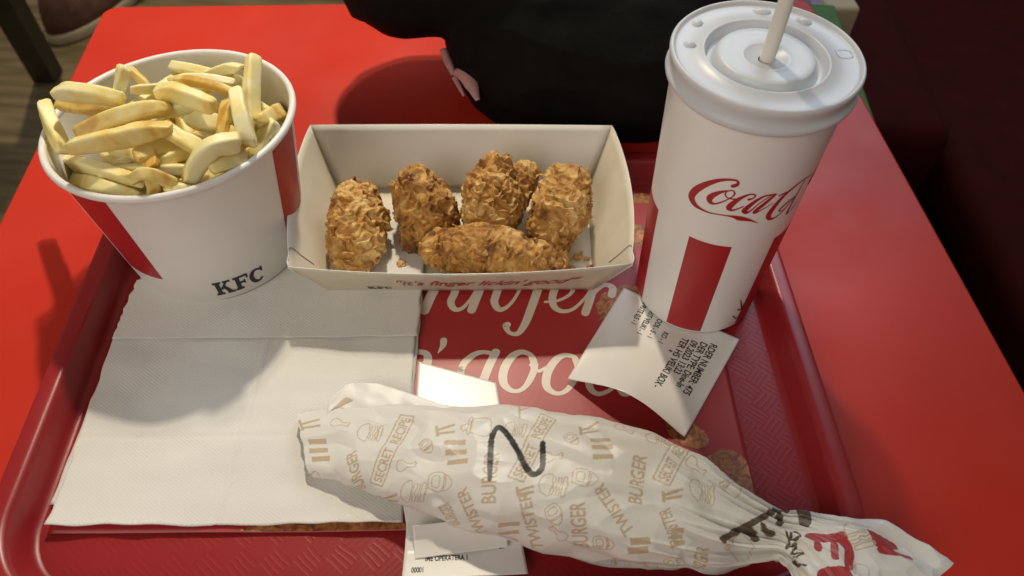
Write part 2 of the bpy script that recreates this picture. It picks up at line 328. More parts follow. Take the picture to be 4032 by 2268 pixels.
WRAP_PRINT = [["text","BURGER",[39.83,-29.06],[30.28,-8.46],6.82,0],["text","SECRET  RECIPE",[49.6,-22.72],[55.74,14.83],5.29,1],["text","BURGER",[95.96,-42.44],[88.0,-30.39],6.41,0],["text","TWISTER",[111.89,-44.2],[95.96,-21.21],6.09,0],["text","BURGER",[111.47,-25.87],[106.04,0.63],7.22,0],["text","BURGER",[179.84,-12.34],[179.45,13.29],7.04,0],["text","BURGER",[158.6,-40.37],[152.93,-17.96],7.04,0],["text","SECRET  RECIPE",[122.31,-11.24],[129.48,28.13],5.35,1],["text","SECRET  RECIPE",[191.71,3.06],[200.16,32.4],5.35,1],["text","TWISTER",[179.45,-26.98],[161.0,-8.14],6.05,0],["text","TWISTER",[139.2,-46.48],[127.37,-17.87],6.05,0],["text","TWISTER",[204.18,-26.24],[194.53,-11.03],6.33,0],["text","BURGER",[216.94,-36.4],[216.1,-21.39],6.37,0],["bar",[3.55,-1.29],[13.71,-1.09],3.05],["bar",[3.28,-6.81],[14.25,-6.48],3.05],["bar",[4.09,-11.99],[15.61,-11.62],3.05],["bar",[80.56,1.79],[91.34,3.96],3.05],["bar",[82.62,-3.56],[93.44,-1.28],3.05],["bar",[85.09,-8.74],[95.54,-6.54],3.05],["bar",[153.75,16.21],[164.18,19.81],2.67],["bar",[155.37,11.31],[165.75,14.43],2.67],["bar",[156.59,5.85],[166.54,8.78],2.67],["bar",[118.12,-36.52],[128.22,-33.71],2.39],["bar",[118.54,-43.03],[128.64,-38.44],2.39],["bar",[118.96,-45.83],[129.06,-46.22],2.39],["bar",[180.23,-30.21],[190.11,-27.31],3.1],["bar",[179.84,-34.68],[189.71,-31.4],3.1],["bar",[200.16,-19.87],[205.39,-17.6],2.32],["bar",[200.56,-22.66],[205.8,-20.36],2.32],["bar",[202.16,-25.04],[207.42,-22.67],2.32],["bar",[73.28,11.51],[76.09,4.9],1.6],["bar",[74.88,8.91],[83.03,13.5],1.44],["bar",[76.09,6.86],[84.27,9.3],1.44],["bar",[51.75,-30.96],[54.28,-33.27],1.6],["bar",[53.19,-32.97],[63.16,-28.04],1.44],["bar",[54.65,-33.37],[63.91,-32.38],1.44],["bar",[147.15,25.97],[148.81,18.11],1.55],["bar",[148.4,22.68],[156.59,30.95],1.39],["bar",[149.22,20.19],[157.4,24.31],1.39],["bar",[192.91,-2.77],[194.12,-7.73],1.55],["bar",[193.72,-4.42],[201.76,1.03],1.39],["bar",[194.53,-5.95],[202.16,-2.27],1.39],["bar",[123.58,-16.2],[125.26,-20.53],1.41],["bar",[124.84,-18.04],[131.6,-14.52],1.27],["bar",[125.68,-19.32],[132.44,-17.22],1.27],["bar",[1.65,13.68],[1.38,6.12],1.6],["bar",[2.19,10.46],[11.56,13.18],1.44],["bar",[2.47,7.84],[11.56,8.54],1.44],["bar",[113.13,36.03],[115.21,24.84],0.99],["bar",[114.38,29.29],[119.38,36.06],0.89],["bar",[113.96,44.31],[119.38,42.02],0.89],["icon","burger",[38.48,3.64],10.0,0],["icon","burger",[71.69,-26.17],10.34,0],["icon","burger",[140.46,-12.39],10.29,0],["icon","burger",[211.92,4.59],10.95,0],["icon","burger",[114.79,15.53],9.08,0],["icon","burger",[187.72,28.86],9.08,0],["icon","leg",[22.05,9.24],10.34,-15],["icon","leg",[64.3,-13.05],10.69,15],["icon","leg",[170.86,31.24],10.9,-20],["icon","leg",[147.15,-34.3],9.68,150],["icon","leg",[207.83,18.36],11.45,-15],["icon","leg",[137.09,2.5],10.29,20],["icon","pot",[95.54,14.94],13.1,5],["icon","cone",[84.68,-19.46],11.72,0],["icon","cone",[154.56,-5.53],11.5,0],["icon","pot",[234.07,-14.71],12.94,-20],["icon","cone",[72.08,-1.51],7.59,-40],["icon","cone",[144.65,13.96],7.87,-40],["icon","cone",[143.81,-25.72],9.08,-50],["icon","cone",[168.11,-34.64],9.08,10],["icon","pot",[3.82,-21.75],6.21,20],["icon","pot",[178.67,-47.43],10.29,0],["icon","pot",[193.72,-44.61],9.08,10],["icon","cone",[204.99,-35.19],9.68,30],["icon","pot",[228.35,15.34],8.96,-10],["stroke","marker",[[109.81,-14.98],[107.3,-6.79],[104.36,5.8],[103.94,13.55],[106.04,16.72],[110.64,13.26],[119.38,2.82],[125.68,-5.75],[129.48,-8.67],[132.02,-7.44],[133.29,-3.73],[132.02,2.88],[130.75,8.73]],[2.11,2.96,3.1,2.96,2.96,3.1,3.1,3.24,3.1,2.96,2.96,2.96,2.96]],["stroke","brown",[[224.17,-14.81],[235.95,-3.97],[253.59,11.86]],[3.01,3.01,3.01]],["stroke","brown",[[236.93,-4.65],[241.06,-7.27]],[5.21,5.21]],["stroke","brown",[[243.37,-0.76],[245.8,-3.16],[249.89,-3.21]],[2.66,2.66,2.66]],["stroke","brown",[[252.78,8.31],[253.59,4.36]],[3.47,3.47]],["stroke","brown",[[255.65,11.96],[257.75,15.1]],[2.89,2.89]],["stroke","brown",[[262.4,15.16],[263.18,8.31]],[4.86,4.86]],["stroke","brown",[[256.23,0.52],[259.47,-3.73],[263.69,-1.08],[260.52,1.36],[259.47,-3.73],[258.64,-8.16],[262.66,-4.94],[262.4,-10.39],[267.47,-7.87],[265.22,-13.05],[268.96,-14.93],[272.69,-13.78]],[1.27,1.27,1.27,1.27,1.27,1.27,1.27,1.27,1.27,1.27,1.27,1.27]],["stroke","red",[[267.47,1.37],[273.19,4.91],[279.29,10.16]],[4.92,4.92,4.92]],["stroke","red",[[278.52,9.39],[284.51,6.45],[287.66,-2.23]],[4.92,4.92,4.92]],["stroke","red",[[271.7,-0.54],[272.94,-2.96]],[3.47,3.47]],["stroke","red",[[277.75,4.1],[280.59,-2.42]],[3.7,3.7]],["stroke","red",[[287.4,22.62],[292.14,21.05],[296.36,25.67]],[2.32,8.1,3.47]],["stroke","red",[[293.99,16.91],[302.79,25.39]],[2.32,2.32]],["stroke","red",[[282.67,-13.19],[287.66,-9.25]],[10.42,10.42]],["icon","burger",[283.98,15.88],9.96,-30],["icon","pot",[292.93,0.63],7.97,20]]
WK = dict(
 s=[0,.15,.3,.5,.65,.8,.9,.97,1.0,1.06,1.15,1.25,1.38],
 cx=[-.112,-.085,-.052,.000,.040,.078,.104,.124,.135,.1450,.157,.170,.184],
 cy=[.2065,.205,.1985,.1875,.179,.172,.166,.162,.160,.1565,.148,.137,.119],
 w=[.019,.022,.0275,.034,.0355,.0325,.025,.016,.0115,.014,.023,.034,.044],
 h=[.009,.016,.027,.038,.043,.040,.032,.022,.015,.013,.012,.010,.009],
 z0=[.0035,.0035,.0035,.0035,.0035,.0035,.004,.006,.010,.014,.0195,.0215,.0210])
def wrap_interp(s, key):
    xs = np.array(WK['s']); ys = np.array(WK[key])
    m = np.gradient(ys, xs)
    i = np.clip(np.searchsorted(xs, s) - 1, 0, len(xs) - 2)
    h = xs[i+1] - xs[i]; t = (s - xs[i]) / h
    return ((2*t**3-3*t**2+1)*ys[i] + (t**3-2*t**2+t)*h*m[i] + (-2*t**3+3*t**2)*ys[i+1] + (t**3-t**2)*h*m[i+1])
def wrap_grid(S, PH):
    """S: (n,) stations, PH: (m,) angles. Returns points (n,m,3) and paper coordinates U,V in mm."""
    g = {k: wrap_interp(S, k) for k in ('cx','cy','w','h','z0')}
    tx = np.gradient(g['cx'], S); ty = np.gradient(g['cy'], S); L = np.hypot(tx, ty)
    nx, ny = -ty/L, tx/L
    c = np.cos(PH); si = np.sin(PH)
    lat = -np.sign(c) * np.abs(c)**.85
    ver = np.sign(si) * np.abs(si)**.9
    P = np.empty((len(S), len(PH), 3))
    P[..., 0] = g['cx'][:, None] + lat[None]*(g['w']*nx)[:, None]
    P[..., 0] -= lat[None]*(g['w']*.42*np.clip(1 - S/.35, 0, 1)**1.5)[:, None]
    P[..., 1] = g['cy'][:, None] + lat[None]*(g['w']*ny)[:, None]
    P[..., 2] = g['z0'][:, None] + np.maximum(g['h'][:, None]*.5*(1 + ver[None]), 0)
    d = np.hypot(np.diff(g['cx']), np.diff(g['cy'])); U = np.concatenate([[0], np.cumsum(d)])*1000
    dV = np.linalg.norm(np.diff(P, axis=1), axis=2)
    V = np.concatenate([np.zeros((len(S), 1)), np.cumsum(dV, 1)], 1)*1000
    j = np.argmin(np.abs(PH - np.pi/2)); V = V - V[:, j:j+1]
    return P, np.repeat(U[:, None], len(PH), 1), V
# ================================================================== the place around the tray
TA = math.radians(5.0)
M_table = mat('red_laminate', (0.54, 0.030, 0.014), 0.40, var=0.07, vscale=7, bump=0.14, bscale=900, rvar=0.11, bdist=0.0002, spec=.32)
_nt = M_table.node_tree; _b = _nt.nodes['Principled BSDF']
_tc = _nt.nodes.new('ShaderNodeTexCoord'); _mp = _nt.nodes.new('ShaderNodeMapping'); _mp.inputs['Scale'].default_value = (260, 7, 1); _mp.inputs['Rotation'].default_value = (0, 0, .7)
_nt.links.new(_tc.outputs['Object'], _mp.inputs['Vector'])
_n = _nt.nodes.new('ShaderNodeTexNoise'); _n.inputs['Scale'].default_value = 1.0; _n.inputs['Detail'].default_value = 3
_nt.links.new(_mp.outputs['Vector'], _n.inputs['Vector'])
_sc = _nt.nodes.new('ShaderNodeMapRange'); _sc.inputs['From Min'].default_value = .68; _sc.inputs['From Max'].default_value = .80
_nt.links.new(_n.outputs['Fac'], _sc.inputs['Value'])
_bp = _nt.nodes.new('ShaderNodeBump'); _bp.inputs['Strength'].default_value = .45; _bp.inputs['Distance'].default_value = .0002; _bp.invert = True
_old = _b.inputs['Normal'].links[0].from_socket
_nt.links.new(_old, _bp.inputs['Normal']); _nt.links.new(_sc.outputs['Result'], _bp.inputs['Height']); _nt.links.new(_bp.outputs['Normal'], _b.inputs['Normal'])
M_edge = mat('worn_red_edge', (0.42, 0.05, 0.035), 0.5, var=0.3, vscale=120)
M_metal = mat('dark_metal', (0.03, 0.03, 0.03), 0.4)

def rrect(hx, hy, r, n=10):
    P = []
    for cx, cy, a0 in ((hx-r, hy-r, 0), (-hx+r, hy-r, 90), (-hx+r, -hy+r, 180), (hx-r, -hy+r, 270)):
        for k in range(n+1):
            a = math.radians(a0 + 90*k/n)
            P.append((cx + r*math.cos(a), cy + r*math.sin(a)))
    return P

def ring_stack(name, rings, mats, parent=None, cap_first=True, cap_last=True):
    """rings: list of (points, z)"""
    m = len(rings[0][0]); V = []; F = []
    for pts, z in rings:
        V += [(x, y, z) for x, y in pts]
    for i in range(len(rings)-1):
        for j in range(m):
            k = (j+1) % m
            F.append((i*m+j, i*m+k, (i+1)*m+k, (i+1)*m+j))
    if cap_first: F.append(tuple(reversed(range(m))))
    if cap_last: F.append(tuple(range((len(rings)-1)*m, len(rings)*m)))
    return pydata(name, V, F, mats, parent, True)

ZT = -0.0030
tb = empty('dining_table', (0, 0, -0.75), TA)
# table-local x -0.325..0.340, y -0.10..0.683
tcx, tcy, thx, thy = 0.0055, 0.2905, 0.3305, 0.3905
def tring(d, z, r=0.014):
    return ([(x+tcx, y+tcy) for x, y in rrect(thx-d, thy-d, r-d, 6)], z + 0.75)
o = ring_stack('table_top', [tring(0.0, ZT-0.028), tring(0.0, ZT-0.0018), tring(0.0006, ZT-0.0005), tring(0.002, ZT)], M_table, tb)
for p in o.data.polygons:
    p.use_smooth = abs(p.normal.z) < .99
o = lathe('pedestal', [(0.035, 0.75+ZT-0.028), (0.035, 0.03), (0.045, 0.025)], 24, M_metal, tb); o.location = (tcx, tcy, 0)
o = lathe('foot_plate', [(0.001, 0.03), (0.045, 0.028), (0.20, 0.018), (0.21, 0.006), (0.21, 0.0), (0.001, 0.0)], 40, M_metal, tb); o.location = (tcx, tcy, 0)
tag(tb, 'glossy red laminate table carrying the serving tray', 'table')

# wooden floor far below the table
m, nt, b = new_mat('brown_wood_floor')
tc = nt.nodes.new('ShaderNodeTexCoord'); mp = nt.nodes.new('ShaderNodeMapping')
mp.inputs['Scale'].default_value = (1.2, 9, 1); mp.inputs['Rotation'].default_value = (0, 0, 0.9)
nt.links.new(tc.outputs['Object'], mp.inputs['Vector'])
n1 = nt.nodes.new('ShaderNodeTexNoise'); n1.inputs['Scale'].default_value = 5; n1.inputs['Detail'].default_value = 7
nt.links.new(mp.outputs['Vector'], n1.inputs['Vector'])
cr = nt.nodes.new('ShaderNodeValToRGB')
cr.color_ramp.elements[0].position = .33; cr.color_ramp.elements[0].color = (.14, .10, .045, 1)
cr.color_ramp.elements[1].position = .68; cr.color_ramp.elements[1].color = (.32, .24, .12, 1)
nt.links.new(n1.outputs['Fac'], cr.inputs['Fac']); nt.links.new(cr.outputs['Color'], b.inputs['Base Color'])
b.inputs['Roughness'].default_value = .45
fl = pydata('floor', [(-5, -3, -.75), (5, -3, -.75), (5, 7, -.75), (-5, 7, -.75)], [(0, 1, 2, 3)], m, None, False)
struct(fl)

# dark red vinyl bench along the far side of the aisle
def soft_box(name, x0, x1, y0, y1, z0, z1, r, mats, parent=None, seg=4):
    me = bpy.data.meshes.new(name)
    bm = bmesh.new()
    bmesh.ops.create_cube(bm, size=1)
    for v in bm.verts:
        v.co = Vector(((x0+x1)/2 + v.co.x*(x1-x0), (y0+y1)/2 + v.co.y*(y1-y0), (z0+z1)/2 + v.co.z*(z1-z0)))
    bmesh.ops.bevel(bm, geom=bm.edges[:], offset=r, segments=seg, profile=.5, affect='EDGES')
    for f in bm.faces: f.smooth = True
    bm.to_mesh(me); bm.free()
    return link(name, me, mats, parent)
M_vinyl = mat('dark_red_vinyl', (0.045, 0.003, 0.002), 0.8, var=.2, vscale=30, bump=.2, bscale=500, spec=.12)
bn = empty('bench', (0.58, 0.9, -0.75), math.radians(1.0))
soft_box('seat_cushion', 0, .5, -1.3, 1.2, .36, .46, .03, M_vinyl, bn)
soft_box('gap_shade_block', -.26, -.01, -1.28, 1.1, 0, .33, .01, mat('gap_shade_black', (.004, .0035, .0035), .95, spec=.05), bn)  # added black block standing in for the deep shade between table and bench
soft_box('plinth', .06, .48, -1.28, 1.18, 0, .36, .01, M_metal, bn)
tag(bn, 'dark red vinyl bench in shadow beyond the table', 'bench')
M_green = mat('green_paint', (0.05, 0.16, 0.02), 0.6, var=.2)
gl = empty('painted_post', (0.324, 0.52, -0.75), math.radians(-2.6))
soft_box('post_body', -.08, 0.0, 0, .26, .0, .70, .004, M_green, gl)
tag(gl, 'green painted post peeking out along the edge of the red table', 'post')

# sneaker on the floor
M_shoe = mat('brown_suede', (0.16, 0.07, 0.045), 0.8, var=.35, vscale=30)
M_sole = mat('cream_rubber', (0.62, 0.52, 0.34), 0.6)
M_lace = mat('grey_lace', (0.5, 0.45, 0.4), 0.8)
sh = empty('sneaker', (-1.09, 1.80, -0.75), math.radians(62))
def shoe_outline(d=0):
    P = []
    for k in range(40):
        a = 2*math.pi*k/40
        x = .145*math.cos(a); wy = .050 - .010*math.sin((x/.145+.2)*1.5)
        P.append((x*(1-d/.145), (wy-d)*math.sin(a)*(1 if math.cos(a) > -2 else 1)))
    return P
ring_stack('sole', [(shoe_outline(.004), 0), (shoe_outline(0), .006), (shoe_outline(0.0), .026), (shoe_outline(.004), .03)], M_sole, sh)
def shoe_up():
    R = []
    for d, z in ((.003, .03), (.004, .045), (.010, .062), (.02, .078), (.032, .088)):
        P = []
        for x, y in shoe_outline(d):
            t = max(0, min(1, (-x+.05)/.15))
            P.append((x, y))
        R.append((P, z))
    return R
up = ring_stack('upper', shoe_up(), M_shoe, sh)
for v in up.data.vertices:
    if v.co.z > .04:
        v.co.z += max(0, -v.co.x + .03)*.35*(v.co.z-.04)/.05
for k in range(4):
    o = soft_box('lace', -.006, .006, -.03, .03, 0, .006, .002, M_lace, sh, 2)
    o.location = (.045 - .022*k, 0, .088 + .006*k); o.rotation_euler = (0, .15, 0)
o = soft_box('toe_cap', .085, .146, -.036, .036, .028, .058, .013, M_sole, sh)
tag(sh, 'brown sneaker with thick cream sole on the floor', 'shoe')

# leg of a neighbouring chair
M_legw = mat('dark_wood', (0.03, 0.026, 0.018), 0.5, var=.3, vscale=30)
ch = empty('chair', (-1.119, 1.549, -0.75), 0)
def bar(name, a, b, w, mats, parent):
    a, b = Vector(a), Vector(b); d = (b-a).normalized()
    s = d.cross(Vector((0, 0, 1)) if abs(d.z) < .9 else Vector((1, 0, 0))).normalized(); t = d.cross(s)
    V = [p + s*x*w/2 + t*y*w/2 for p in (a, b) for x, y in ((-1, -1), (1, -1), (1, 1), (-1, 1))]
    return pydata(name, V, [(0, 1, 2, 3), (7, 6, 5, 4), (0, 4, 5, 1), (1, 5, 6, 2), (2, 6, 7, 3), (3, 7, 4, 0)], mats, parent, False)
bar('leg', (0, 0, 0), (.053, -.086, .25), .05, M_legw, ch)
bar('leg', (.053, -.086, .25), (.085, -.14, .42), .05, M_legw, ch)
bar('leg', (-.42, .02, 0), (-.36, -.12, .42), .05, M_legw, ch)
bar('leg', (-.02, -.55, 0), (.05, -.50, .42), .05, M_legw, ch)
bar('leg', (-.42, -.55, 0), (-.36, -.50, .42), .05, M_legw, ch)
soft_box('seat', -.42, .10, -.55, -.10, .42, .46, .015, mat('dark_olive_seat', (.03, .032, .016), .7), ch)
tag(ch, 'dark wooden chair leg reaching the floor beside the sneaker', 'chair')
# ================================================================== serving tray
m, nt, b = new_mat('red_tray_plastic')
b.inputs['Base Color'].default_value = (0.30, 0.016, 0.019, 1)
b.inputs['Roughness'].default_value = .36; b.inputs['Specular IOR Level'].default_value = .35
tc = nt.nodes.new('ShaderNodeTexCoord')
mp = nt.nodes.new('ShaderNodeMapping'); mp.inputs['Rotation'].default_value = (0, 0, math.radians(42)); mp.inputs['Scale'].default_value = (84, 84, 84)
nt.links.new(tc.outputs['Object'], mp.inputs['Vector'])
nz = nt.nodes.new('ShaderNodeTexNoise'); nz.inputs['Scale'].default_value = 60; nz.inputs['Detail'].default_value = 2
nt.links.new(tc.outputs['Object'], nz.inputs['Vector'])
sx = nt.nodes.new('ShaderNodeSeparateXYZ'); nt.links.new(mp.outputs['Vector'], sx.inputs[0])
X = math_node(nt, 'ADD', sx.outputs[0], math_node(nt, 'MULTIPLY', nz.outputs['Fac'], .25)); Y = math_node(nt, 'ADD', sx.outputs[1], math_node(nt, 'MULTIPLY', nz.outputs['Fac'], .25))
par = math_node(nt, 'MODULO', math_node(nt, 'ABSOLUTE', math_node(nt, 'ADD', math_node(nt, 'FLOOR', X), math_node(nt, 'FLOOR', Y))), 2)
st = nt.nodes.new('ShaderNodeMix'); st.data_type = 'FLOAT'
nt.links.new(par, st.inputs[0]); nt.links.new(X, st.inputs[2]); nt.links.new(Y, st.inputs[3])
fr = math_node(nt, 'FRACT', math_node(nt, 'MULTIPLY', st.outputs[0], 4.0))
rid = math_node(nt, 'POWER', math_node(nt, 'ABSOLUTE', math_node(nt, 'SUBTRACT', math_node(nt, 'MULTIPLY', fr, 2.0), 1.0)), 3.0)
bp = nt.nodes.new('ShaderNodeBump'); bp.inputs['Strength'].default_value = .10; bp.inputs['Distance'].default_value = .0006
nt.links.new(rid, bp.inputs['Height']); nt.links.new(bp.outputs['Normal'], b.inputs['Normal'])
M_trayfloor = m
M_tray = mat('red_tray_rim_plastic', (0.30, 0.016, 0.019), .34, var=.05, vscale=12, rvar=.05)

TRA = math.radians(3.2)
tray = empty('serving_tray', (-0.043, 0.2785, 0), TRA)
CH, CV = .2030, .1435     # crease half sizes
def tr(d, z, r0=.036):
    return (rrect(CH+d, CV+d, r0+d, 14), z)
rings = [tr(0.0, 0.0), tr(.0014, .0003), tr(.0028, .0014), tr(.0040, .0036), tr(.0082, .0130), tr(.0092, .0156), tr(.0106, .0170), tr(.0126, .0174),
         tr(.0180, .0174), tr(.0196, .0170), tr(.0206, .0158), tr(.0208, .0120), tr(.0196, .0118), tr(.0185, .0150), tr(.0115, .0150), tr(.0095, .0110), tr(.0050, .0005), tr(.0020, -.0026), tr(-.004, -.0028)]
ring_stack('rim', rings, M_tray, tray, cap_first=False, cap_last=True)
o = ring_stack('tray_floor', [tr(.0002, .0)], M_trayfloor, tray, cap_first=False, cap_last=True)
tag(tray, 'red plastic serving tray with raised rim and embossed floor', 'tray')

# ================================================================== paper placemat
def sheet(name, fn, nu, nv, mats, parent=None, thick=.00012, off=0):
    u, v = np.meshgrid(np.linspace(0, 1, nu), np.linspace(0, 1, nv), indexing='ij')
    P = fn(np.stack([u.ravel(), v.ravel()], 1))
    o = pydata(name, P, [tuple(reversed(f)) for f in grid_faces(nu, nv)], mats, parent, True)
    if thick: solidify(o, thick, off)
    return o

M_mat = mat('red_printed_paper', (0.40, 0.028, 0.030), .42, var=.04, vscale=20, bump=.05, bscale=300)
M_ink_cream = mat('cream_print', (0.74, 0.66, 0.56), .45)
MA = math.radians(2.4)
MW, MH = .372, .272
mat_o = np.array([-.2345, .1535])
ca, sa = math.cos(MA), math.sin(MA)
def mat_xyz(q, lift=0.0):
    """q: mat coordinates in metres (from the near left corner)"""
    x, y = q[:, 0], q[:, 1]
    z = .0007 + .0035*np.exp(-np.maximum(y, 0)/.012)*(.25 + .75*np.clip((x-.05)/.05, 0, 1))*(0.6+.4*np.sin(x*34+.5)) + .0004*gnoise(np.stack([x*30, y*30, 0*x], 1), 3) + .0003 + lift
    return np.stack([mat_o[0] + x*ca - y*sa, mat_o[1] + x*sa + y*ca, z], 1)
pm = empty('paper_placemat', (0, 0, 0))
sheet('sheet', lambda q: mat_xyz(q*np.array([MW, MH])), 120, 90, M_mat, pm, .0001)
def world_to_mat(T):
    d = T - mat_o
    return np.stack([d[..., 0]*ca + d[..., 1]*sa, -d[..., 0]*sa + d[..., 1]*ca], -1)
T = np.concatenate([ribbon(s, 8) for s in MATTEXT])
drape('script_lettering', world_to_mat(T), lambda q: mat_xyz(q, .00022), M_ink_cream, pm, .004)
# printed food photographs on the mat
m, nt, b = new_mat('printed_chicken')
tc = nt.nodes.new('ShaderNodeTexCoord')
vo = nt.nodes.new('ShaderNodeTexNoise'); vo.inputs['Scale'].default_value = 180; vo.inputs['Detail'].default_value = 5; vo.inputs['Distortion'].default_value = 1.5
nt.links.new(tc.outputs['Object'], vo.inputs['Vector'])
cr = nt.nodes.new('ShaderNodeValToRGB')
cr.color_ramp.elements[0].position = .3; cr.color_ramp.elements[0].color = (.16, .035, .012, 1)
cr.color_ramp.elements[1].position = .7; cr.color_ramp.elements[1].color = (.62, .27, .09, 1)
nt.links.new(vo.outputs['Fac'], cr.inputs['Fac']); nt.links.new(cr.outputs['Color'], b.inputs['Base Color'])
b.inputs['Roughness'].default_value = .45
M_pchick = m
def blob_poly(cx, cy, rx, ry, rot, seed, n=48, rough=.10):
    P = []
    for k in range(n):
        a = 2*math.pi*k/n
        r = 1 + rough*float(fbm(np.array([[math.cos(a)*3, math.sin(a)*3, seed*3.1]]), 3)[0])*2
        x, y = rx*r*math.cos(a), ry*r*math.sin(a)
        P.append((cx + x*math.cos(rot)-y*math.sin(rot), cy + x*math.sin(rot)+y*math.cos(rot)))
    return P
for k, (cx, cy, rx, ry, rot) in enumerate(((.076, .318, .022, .016, .3), (.103, .225, .013, .008, -.5), (.124, .196, .016, .020, 0), (.100, .395, .030, .028, 0), (-.090, .1605, .044, .006, .04))):
    T = poly_tris(blob_poly(cx, cy, rx, ry, rot, k))
    T = world_to_mat(T)
    T = T[(T[:, :, 0] < MW-.0005).all(1) & (T[:, :, 1] > .0005).all(1)] if k not in (2, 4) else np.clip(T, [0.0006, .0006], [MW-.0006, MH])
    drape('printed_photo', T, lambda q: mat_xyz(q, .00018 if k != 1 else .0003), M_pchick, pm, .003)
tag(pm, 'red paper placemat with cream script lettering lining the tray', 'placemat')

# ================================================================== napkins
m, nt, b = new_mat('white_tissue')
b.inputs['Base Color'].default_value = (.71, .69, .65, 1); b.inputs['Roughness'].default_value = .85; b.inputs['Specular IOR Level'].default_value = .2
tc = nt.nodes.new('ShaderNodeTexCoord'); mp = nt.nodes.new('ShaderNodeMapping')
mp.inputs['Scale'].default_value = (620, 620, 620); mp.inputs['Rotation'].default_value = (0, 0, .6)
nt.links.new(tc.outputs['Object'], mp.inputs['Vector'])
vo = nt.nodes.new('ShaderNodeTexVoronoi'); vo.inputs['Scale'].default_value = 1.0; vo.inputs['Randomness'].default_value = .15
nt.links.new(mp.outputs['Vector'], vo.inputs['Vector'])
bp = nt.nodes.new('ShaderNodeBump'); bp.inputs['Strength'].default_value = .55; bp.inputs['Distance'].default_value = .0005
nt.links.new(vo.outputs['Distance'], bp.inputs['Height']); nt.links.new(bp.outputs['Normal'], b.inputs['Normal'])
M_tissue = m
def napkin(name, corners, z0, seed, label, thick=.0007, amp=.0010, lift=None):
    A, B, Cc, D = [np.array(c) for c in corners]   # near left, near right, far right, far left
    def fn(q):
        u, v = q[:, :1], q[:, 1:]
        P = A*(1-u)*(1-v) + B*u*(1-v) + Cc*u*v + D*(1-u)*v
        e = (np.minimum(np.minimum(q[:, 0], 1-q[:, 0]), np.minimum(q[:, 1], 1-q[:, 1])))
        edge = np.clip(1-e/.05, 0, 1)
        P = P + .0018*np.stack([gnoise(np.stack([q[:, 1]*9, q[:, 0]*9, 0*e+seed], 1), 1), gnoise(np.stack([q[:, 0]*9, q[:, 1]*9, 0*e+seed], 1), 2)], 1)*edge[:, None]
        z = z0 + amp*(fbm(np.stack([P[:, 0]*22, P[:, 1]*30, 0*e + seed], 1), 2, 4) + .45) + .0005*np.abs(gnoise(np.stack([P[:, 0]*60, P[:, 1]*15, 0*e+seed], 1), 8))
        if lift is not None: z = z + lift(q)
        return np.stack([P[:, 0], P[:, 1], z], 1)
    o = sheet(name, fn, 110, 90, M_tissue, None, thick, 0)
    tag(o, label, 'napkin', 'paper napkins on the tray')
    return o
napkin('paper_napkin', ((-.2390, .1690), (-.0540, .1760), (-.0580, .3340), (-.2420, .3250)), .0016, 1, 'white paper napkin peeking out beneath the larger top napkin')
napkin('paper_napkin', ((-.2345, .1560), (-.0525, .1645), (-.0590, .2900), (-.2420, .2790)), .0026, 2, 'large white embossed paper napkin lying in front of the fries bucket', .0007, .0026,
       lambda q: .0016*np.exp(-q[:, 1]/.05)*(1+np.sin(q[:, 0]*9)) + .0030*np.exp(-(q[:, 0]**2+q[:, 1]**2)/.006) + .0009*np.exp(-((q[:, 0]-.47-.04*q[:, 1])/.006)**2) - .0007*np.exp(-((q[:, 1]-.42)/.006)**2))
napkin('paper_napkin', ((-.2415, .2735), (-.0570, .2835), (-.0600, .3900), (-.2420, .3200)), .0056, 3, 'white paper napkin trapped under the fries bucket and chicken box', .0006, .0006)
# ================================================================== till receipts
M_rcpt = mat('thermal_paper', (.80, .78, .74), .30, var=.03, vscale=30)
M_ink = mat('black_print', (.025, .023, .022), .6)

def receipt_sheet(name, fn, W_, H_, lines, label, nu=70, nv=70):
    root = empty(name, (0, 0, 0))
    sheet('paper', lambda q: fn(q), nu, nv, M_rcpt, root, .00012, 0)
    def lifted(q):
        e = 1e-3
        p = fn(q); a = fn(q+np.array([e, 0]))-p; c = fn(q+np.array([0, e]))-p
        n = np.cross(a, c); n /= np.linalg.norm(n, axis=1, keepdims=True)+1e-12
        n[n[:, 2] < 0] *= -1
        return p + n*.00018
    Ts = []
    for s, x, y, h, sx in lines:
        T = place_text(text_tris(s, .022), x, y, h, sx)
        if len(T):
            T = T/np.array([W_, H_])
            T = T[(T[:, :, 0].min(1) > .02) & (T[:, :, 0].max(1) < .98) & (T[:, :, 1].min(1) > .01) & (T[:, :, 1].max(1) < .99)]
            Ts.append(T)
    drape('printed_text', np.concatenate(Ts), lifted, M_ink, root, .0012/max(W_, H_))
    tag(root, label, 'receipt', 'till receipts on the tray')
    return root

# receipt under the cup: u runs along the lines of text, v from the last line up to the first
A0, B0, C0, D0 = [np.array(p) for p in ((.0350, .2575), (.1010, .2215), (.1435, .2925), (.0735, .3315))]
